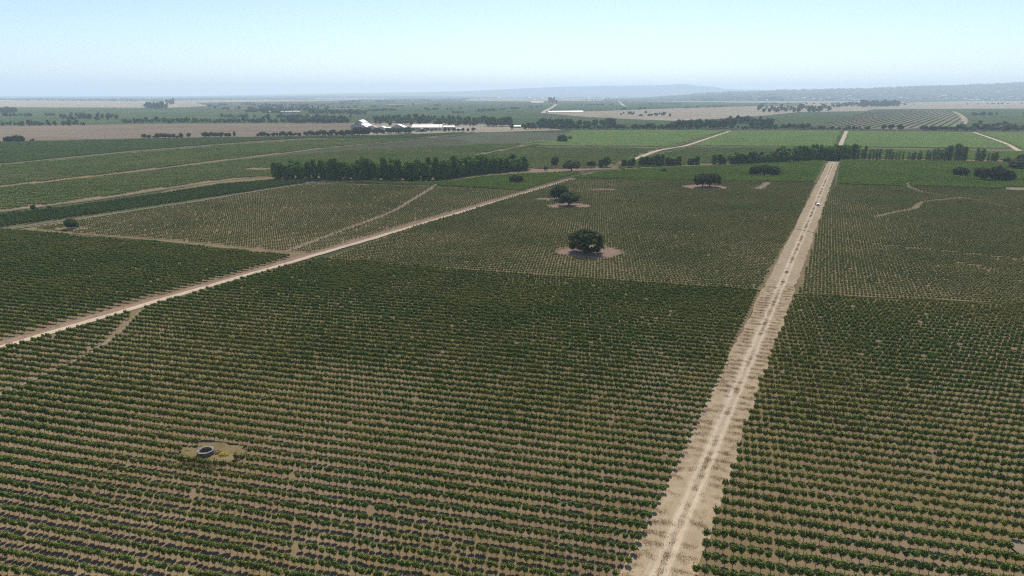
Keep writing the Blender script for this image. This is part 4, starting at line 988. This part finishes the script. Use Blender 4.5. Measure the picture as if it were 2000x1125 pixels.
# utility poles by the farm
for px, py, top, lab in [(858.5,256.5,241,'wooden utility pole in front of the long shed'),(893,257,245,'wooden utility pole right of the long shed'),(938,256.5,244,'wooden utility pole in the sandy yard'),(981,254.5,243,'wooden utility pole near the lone dark tree'),(206,274.5,263,'utility pole on the ploughed field edge at left')]:
    x, y = G(px, py); h = (py - top) / ppm(px, py)
    e = link('utility_pole', None, None, (x, y, .03)); tag(e, lab, 'utility pole'); e.empty_display_size = 1
    link('post', MB().tube([(0,0,0),(0,0,h)], [.2, .14], 7).mesh('pole_post', M['wood']), e); link('crossarm', MB().box(-1.1, 1.1, -.08, .08, h - .9, h - .72).mesh('pole_arm', M['wood']), e)

# ------------------------------------------------------------------ stone well
wx, wy = G(403, 890)
e = link('stone_well', None, None, (wx, wy, .06)); tag(e, 'round stone well with whitewashed rim among the near vines', 'well'); e.empty_display_size = .5
rw = random.Random(3)
def well_stone(a0, a1, r0, r1, z0, z1, m, nm):
    mb = MB(); v = []
    for zz in (z0, z1):
        for (aa, r_) in ((a0, r0), (a0, r1), ((a0 + a1) / 2, r1 * 1.01), (a1, r1), (a1, r0)):
            j = rw.uniform(-.03, .03); v.append(((r_ + j) * math.cos(aa), (r_ + j) * math.sin(aa), zz + rw.uniform(-.025, .025)))
    mb.add(v, [(4,3,2,1,0), (5,6,7,8,9)] + [(i, (i + 1) % 5, 5 + (i + 1) % 5, 5 + i) for i in range(5)])
    o = link(nm, mb.mesh(nm, M[m]), e)
for c in range(3):
    n = 15; 
    for k in range(n):
        a = 2 * math.pi * (k + .5 * (c % 2)) / n; b = a + 2 * math.pi / n - .03
        well_stone(a, b, 1.12 + rw.uniform(-.03, .03), 1.42 + rw.uniform(-.05, .05), -.05 + c * .33, -.05 + c * .33 + .31, 'stone', 'stone')
for k in range(13):
    a = 2 * math.pi * k / 13; well_stone(a, a + 2 * math.pi / 13 - .02, 1.12 + rw.uniform(-.08, .05), 1.47 + rw.uniform(-.06, .06), .95, 1.12 + rw.uniform(-.03, .06), 'lime', 'rim_stone')
link('dark_disc', MB().tube([(0,0,-.03),(0,0,.02)], [1.08, 1.08], 20).mesh('well_dark_disc', M['wetdark']), e)  # dark wet disc at ground level, painted depth in place of a shaft

# broom bush and weeds round the well
bx, by = G(437, 893)
bm = crown_mb(71, [(0,0,.5,.75,.6,.55), (.5,.15,.4,.55,.5,.45), (-.45,.1,.35,.5,.45,.4)], 420, .09, core=.5, shell=(.5, 1.2))
e = link('broom_bush', None, None, (bx, by, .05)); tag(e, 'yellow flowering broom bush right of the stone well', 'bush')
link('flowers', bm.mesh('broom_flowers', M['broom']), e)
mb = MB()
for k in range(9): mb.tube([(0,0,0), (.5 * math.cos(k * .7), .4 * math.sin(k * .7), .6)], [.03, .012], 4)
link('stem', mb.mesh('broom_stems', M['bark']), e)
bx, by = G(424, 888)
e = link('dry_bush', None, None, (bx, by, .05)); tag(e, 'straw coloured dry bush between the well and yellow broom', 'bush')
link('twigs', crown_mb(75, [(0,0,.45,.8,.6,.5)], 380, .1, core=.35, shell=(.4, 1.2)).mesh('dry_twigs', M['dry']), e)
for px, py, lab in [(368, 884, 'low olive weed clump left of the stone well'), (384, 876, 'low olive weed clump behind the stone well')]:
    bx, by = G(px, py)
    e = link('weed_clump', None, None, (bx, by, .05)); tag(e, lab, 'weed')
    link('leaves', crown_mb(px, [(0,0,.25,.8,.5,.3), (.7,.1,.2,.5,.4,.25)], 260, .1, core=.4).mesh('weed_leaves', M['weed']), e)

# ------------------------------------------------------------------ dry grass tufts (nobody could count them)
def tuft_mesh(seed, m, n=34, h=.32, spread=.34):
    r = np.random.default_rng(seed); mb = MB()
    for k in range(n):
        a = r.uniform(0, 6.28); d = spread * math.sqrt(r.random()); x, y = d * math.cos(a), d * math.sin(a)
        hh = h * r.uniform(.5, 1.2); lx, ly = r.normal(0, .14, 2); wv = .02 + .02 * r.random(); b = r.uniform(0, 3.14)
        mb.add([(x - wv * math.cos(b), y - wv * math.sin(b), 0), (x + wv * math.cos(b), y + wv * math.sin(b), 0), (x + lx, y + ly, hh)], [(0, 1, 2)])
    return mb.mesh('tuft', M[m])
TD = [tuft_mesh(1 + i, 'dry') for i in range(3)]; TW = [tuft_mesh(11 + i, 'weed', 30, .3) for i in range(3)]
def tufts(pts, protos, label, sc_=(.8, 1.5), z=.06):
    n = len(pts); s = rng.uniform(sc_[0], sc_[1], n)
    scatter('grass_tufts', pts, z, rng.uniform(0, 6.28, n), np.stack([s, s, s * .8], 1), rng.integers(0, len(protos), n), protos, label, 'grass')
# tufts on the ridge ends beside the main track, in line with the vine rows
P = []
for polyv, wc in (([on_line((1214,1125),1260), on_line((1214,1125),560), on_line((1268,1125),560), on_line((1268,1125),1260)], 5), ([on_line((1308,1125),1260), on_line((1308,1125),560), on_line((1348,1125),560), on_line((1348,1125),1260)], 17)):
    p, I, J = lattice(polyv, R75, math.radians(wc), 2.88 if wc == 5 else 3.0, .14)
    p = p + rng.normal(0, 1, p.shape) * [.15, .42]
    P.append(p[(rng.random(len(p)) < .85) & (vnoise(p[:, 0] / 1.6, p[:, 1] / 2.6, 61) > .1 + .42 * hash2(J * 1.0, J * 0.0 + wc, 8))])
    q, _, _ = lattice(polyv, R75, math.radians(wc), .9, .9); q = q + rng.normal(0, .4, q.shape); P.append(q[rng.random(len(q)) < .12])
# centre strip between the ruts
n = 2600; ii = rng.integers(0, len(wA) - 1, n); c = wA[ii] + np.array([-.05, 0]) + rng.normal(0, .15, (n, 2)) + rng.normal(0, .6, (n, 1)) * (wA[ii + 1] - wA[ii])
s_ = np.arange(len(wA)); c = c[vnoise(ii / 1.3, ii * 0.0, 77) > .5]; P.append(c)
P = np.concatenate(P); P = P[clip(P)]
tufts(P, TD, 'dry brown grass tufts on the main track verges', (.9, 1.8))
# weeds between the vines and along the diagonal track
n = 1800; ii = rng.integers(0, len(wB) - 1, n); t = (wB[ii + 1] - wB[ii]); nr = np.stack([-t[:, 1], t[:, 0]], 1) / np.linalg.norm(t, axis=1)[:, None]
side = rng.uniform(1.9, 4.8, n)
q = wB[ii] + nr * side[:, None] + rng.normal(0, .3, (n, 2)); q = q[clip(q)]
tufts(q[vnoise(q[:, 0] / 5, q[:, 1] / 5) > .35], TD + TW, 'dry weeds on the verge of the diagonal track', (.7, 1.5))
poly1 = [G(*p) for p in [(-300,1240),(-300,700),(300,640),(1300,640),(1380,785),(1190,1240)]]
c = np.stack([rng.uniform(-190, 40, 60000), rng.uniform(70, 210, 60000)], 1); c = c[inpoly(c, poly1)]; c = c[clip(c)]
c = c[(vnoise(c[:, 0] / 12, c[:, 1] / 7, 31) * .6 + vnoise(c[:, 0] / 3, c[:, 1] / 3, 32) * .4) > .60]; c = c[free(c, True)][:9000]
tufts(c, TW + TD[:1], 'sparse dry weeds between the near vine rows', (.6, 1.2))
ang = rng.uniform(0, 6.28, 700); rad = np.sqrt(rng.random(700)); c = np.stack([wx + 1.2 + 6.2 * rad * np.cos(ang), wy + 4.4 * rad * np.sin(ang)], 1)
c = c[np.hypot(c[:, 0] - wx, c[:, 1] - wy) > 1.9]
tufts(c, TW + TD, 'dry weeds in the clearing round the stone well', (.8, 1.7))

# ------------------------------------------------------------------ white car on the main track
cx, cy = G(1597.5, 402.5); ca = -math.atan((VPX - 1000) / F * CP)
e = link('parked_car', None, None, (cx, cy, ZC[0] * 0 + .15), ca); tag(e, 'small white car parked on the main dirt track', 'car'); e.empty_display_size = 1
Wc = .9
prof = [(-2.1,.32),(2.05,.32),(2.12,.55),(2.0,.78),(1.15,.92),(-1.95,.98),(-2.12,.75)]
def extrude(prof, w0, taper=1.0, z_t=None):
    n = len(prof); v = [(-w0 * (taper if (z_t and p[1] > z_t) else 1), p[0], p[1]) for p in prof] + [(w0 * (taper if (z_t and p[1] > z_t) else 1), p[0], p[1]) for p in prof]
    return v, [tuple(range(n)), tuple(range(2 * n - 1, n - 1, -1))] + [(i, n + i, n + (i + 1) % n, (i + 1) % n) for i in range(n)]
link('body', MB().add(*extrude(prof, Wc)).mesh('car_body', M['paint']), e)
cab = [(1.1,.93),(.35,1.42),(-1.35,1.46),(-1.95,.99)]
link('cabin', MB().add(*extrude(cab, Wc * .96, .82, 1.2)).mesh('car_cabin', M['glass']), e)
link('roof', MB().add(*extrude([(.4,1.43),(.3,1.49),(-1.3,1.52),(-1.42,1.46)], Wc * .8)).mesh('car_roof', M['paint']), e)
for sx in (-1, 1):
    for yy in (-1.3, 1.28):
        wv = MB().tube([(sx * .74, yy, .33), (sx * .93, yy, .33)], [.33, .33], 16).mesh('tyre', M['rubber']); wh = link('wheel', wv, e)
        link('rim', MB().tube([(sx * .9, yy, .33), (sx * .945, yy, .33)], [.2, .2], 12).mesh('rim', M['alloy']), wh)
    link('headlight', MB().box(sx * .72 - .16, sx * .72 + .16, 2.0, 2.11, .6, .76).mesh('headlight', M['lampclear']), e)
    link('taillight', MB().box(sx * .76 - .12, sx * .76 + .12, -2.16, -2.03, .68, .9).mesh('taillight', M['lampred']), e)
    link('mirror', MB().box(sx * 1.0 - .1, sx * 1.0 + .1, .72, .84, .95, 1.1).mesh('mirror', M['paint']), e)
    link('pillar', MB().tube([(sx * .86, -.35, .95), (sx * .72, -.4, 1.45)], [.05, .05], 4).mesh('pillar', M['paint']), e)
link('bumper', MB().box(-.85, .85, -2.2, -2.06, .32, .52).mesh('bumper', M['rubber']), e)
link('number_plate', MB().box(-.26, .26, -2.19, -2.1, .56, .68).mesh('number_plate', M['wall']), e)

# ------------------------------------------------------------------ air: one closed box of thin haze
hm, hn, hout = mat('haze_air')
pv = hn.nodes.new('ShaderNodeVolumePrincipled'); pv.inputs['Color'].default_value = (.66, .85, 1.0, 1)
pv.inputs['Density'].default_value = HAZE_DENSITY; pv.inputs['Anisotropy'].default_value = 0.0
hn.links.new(pv.outputs[0], hout.inputs['Volume'])
hz = link('haze', MB().box(-30000, 30000, -900, 29500, -1.5, 440).mesh('haze', hm)); tag(hz, 'thin blue summer haze over the plain', 'haze', kind='stuff')
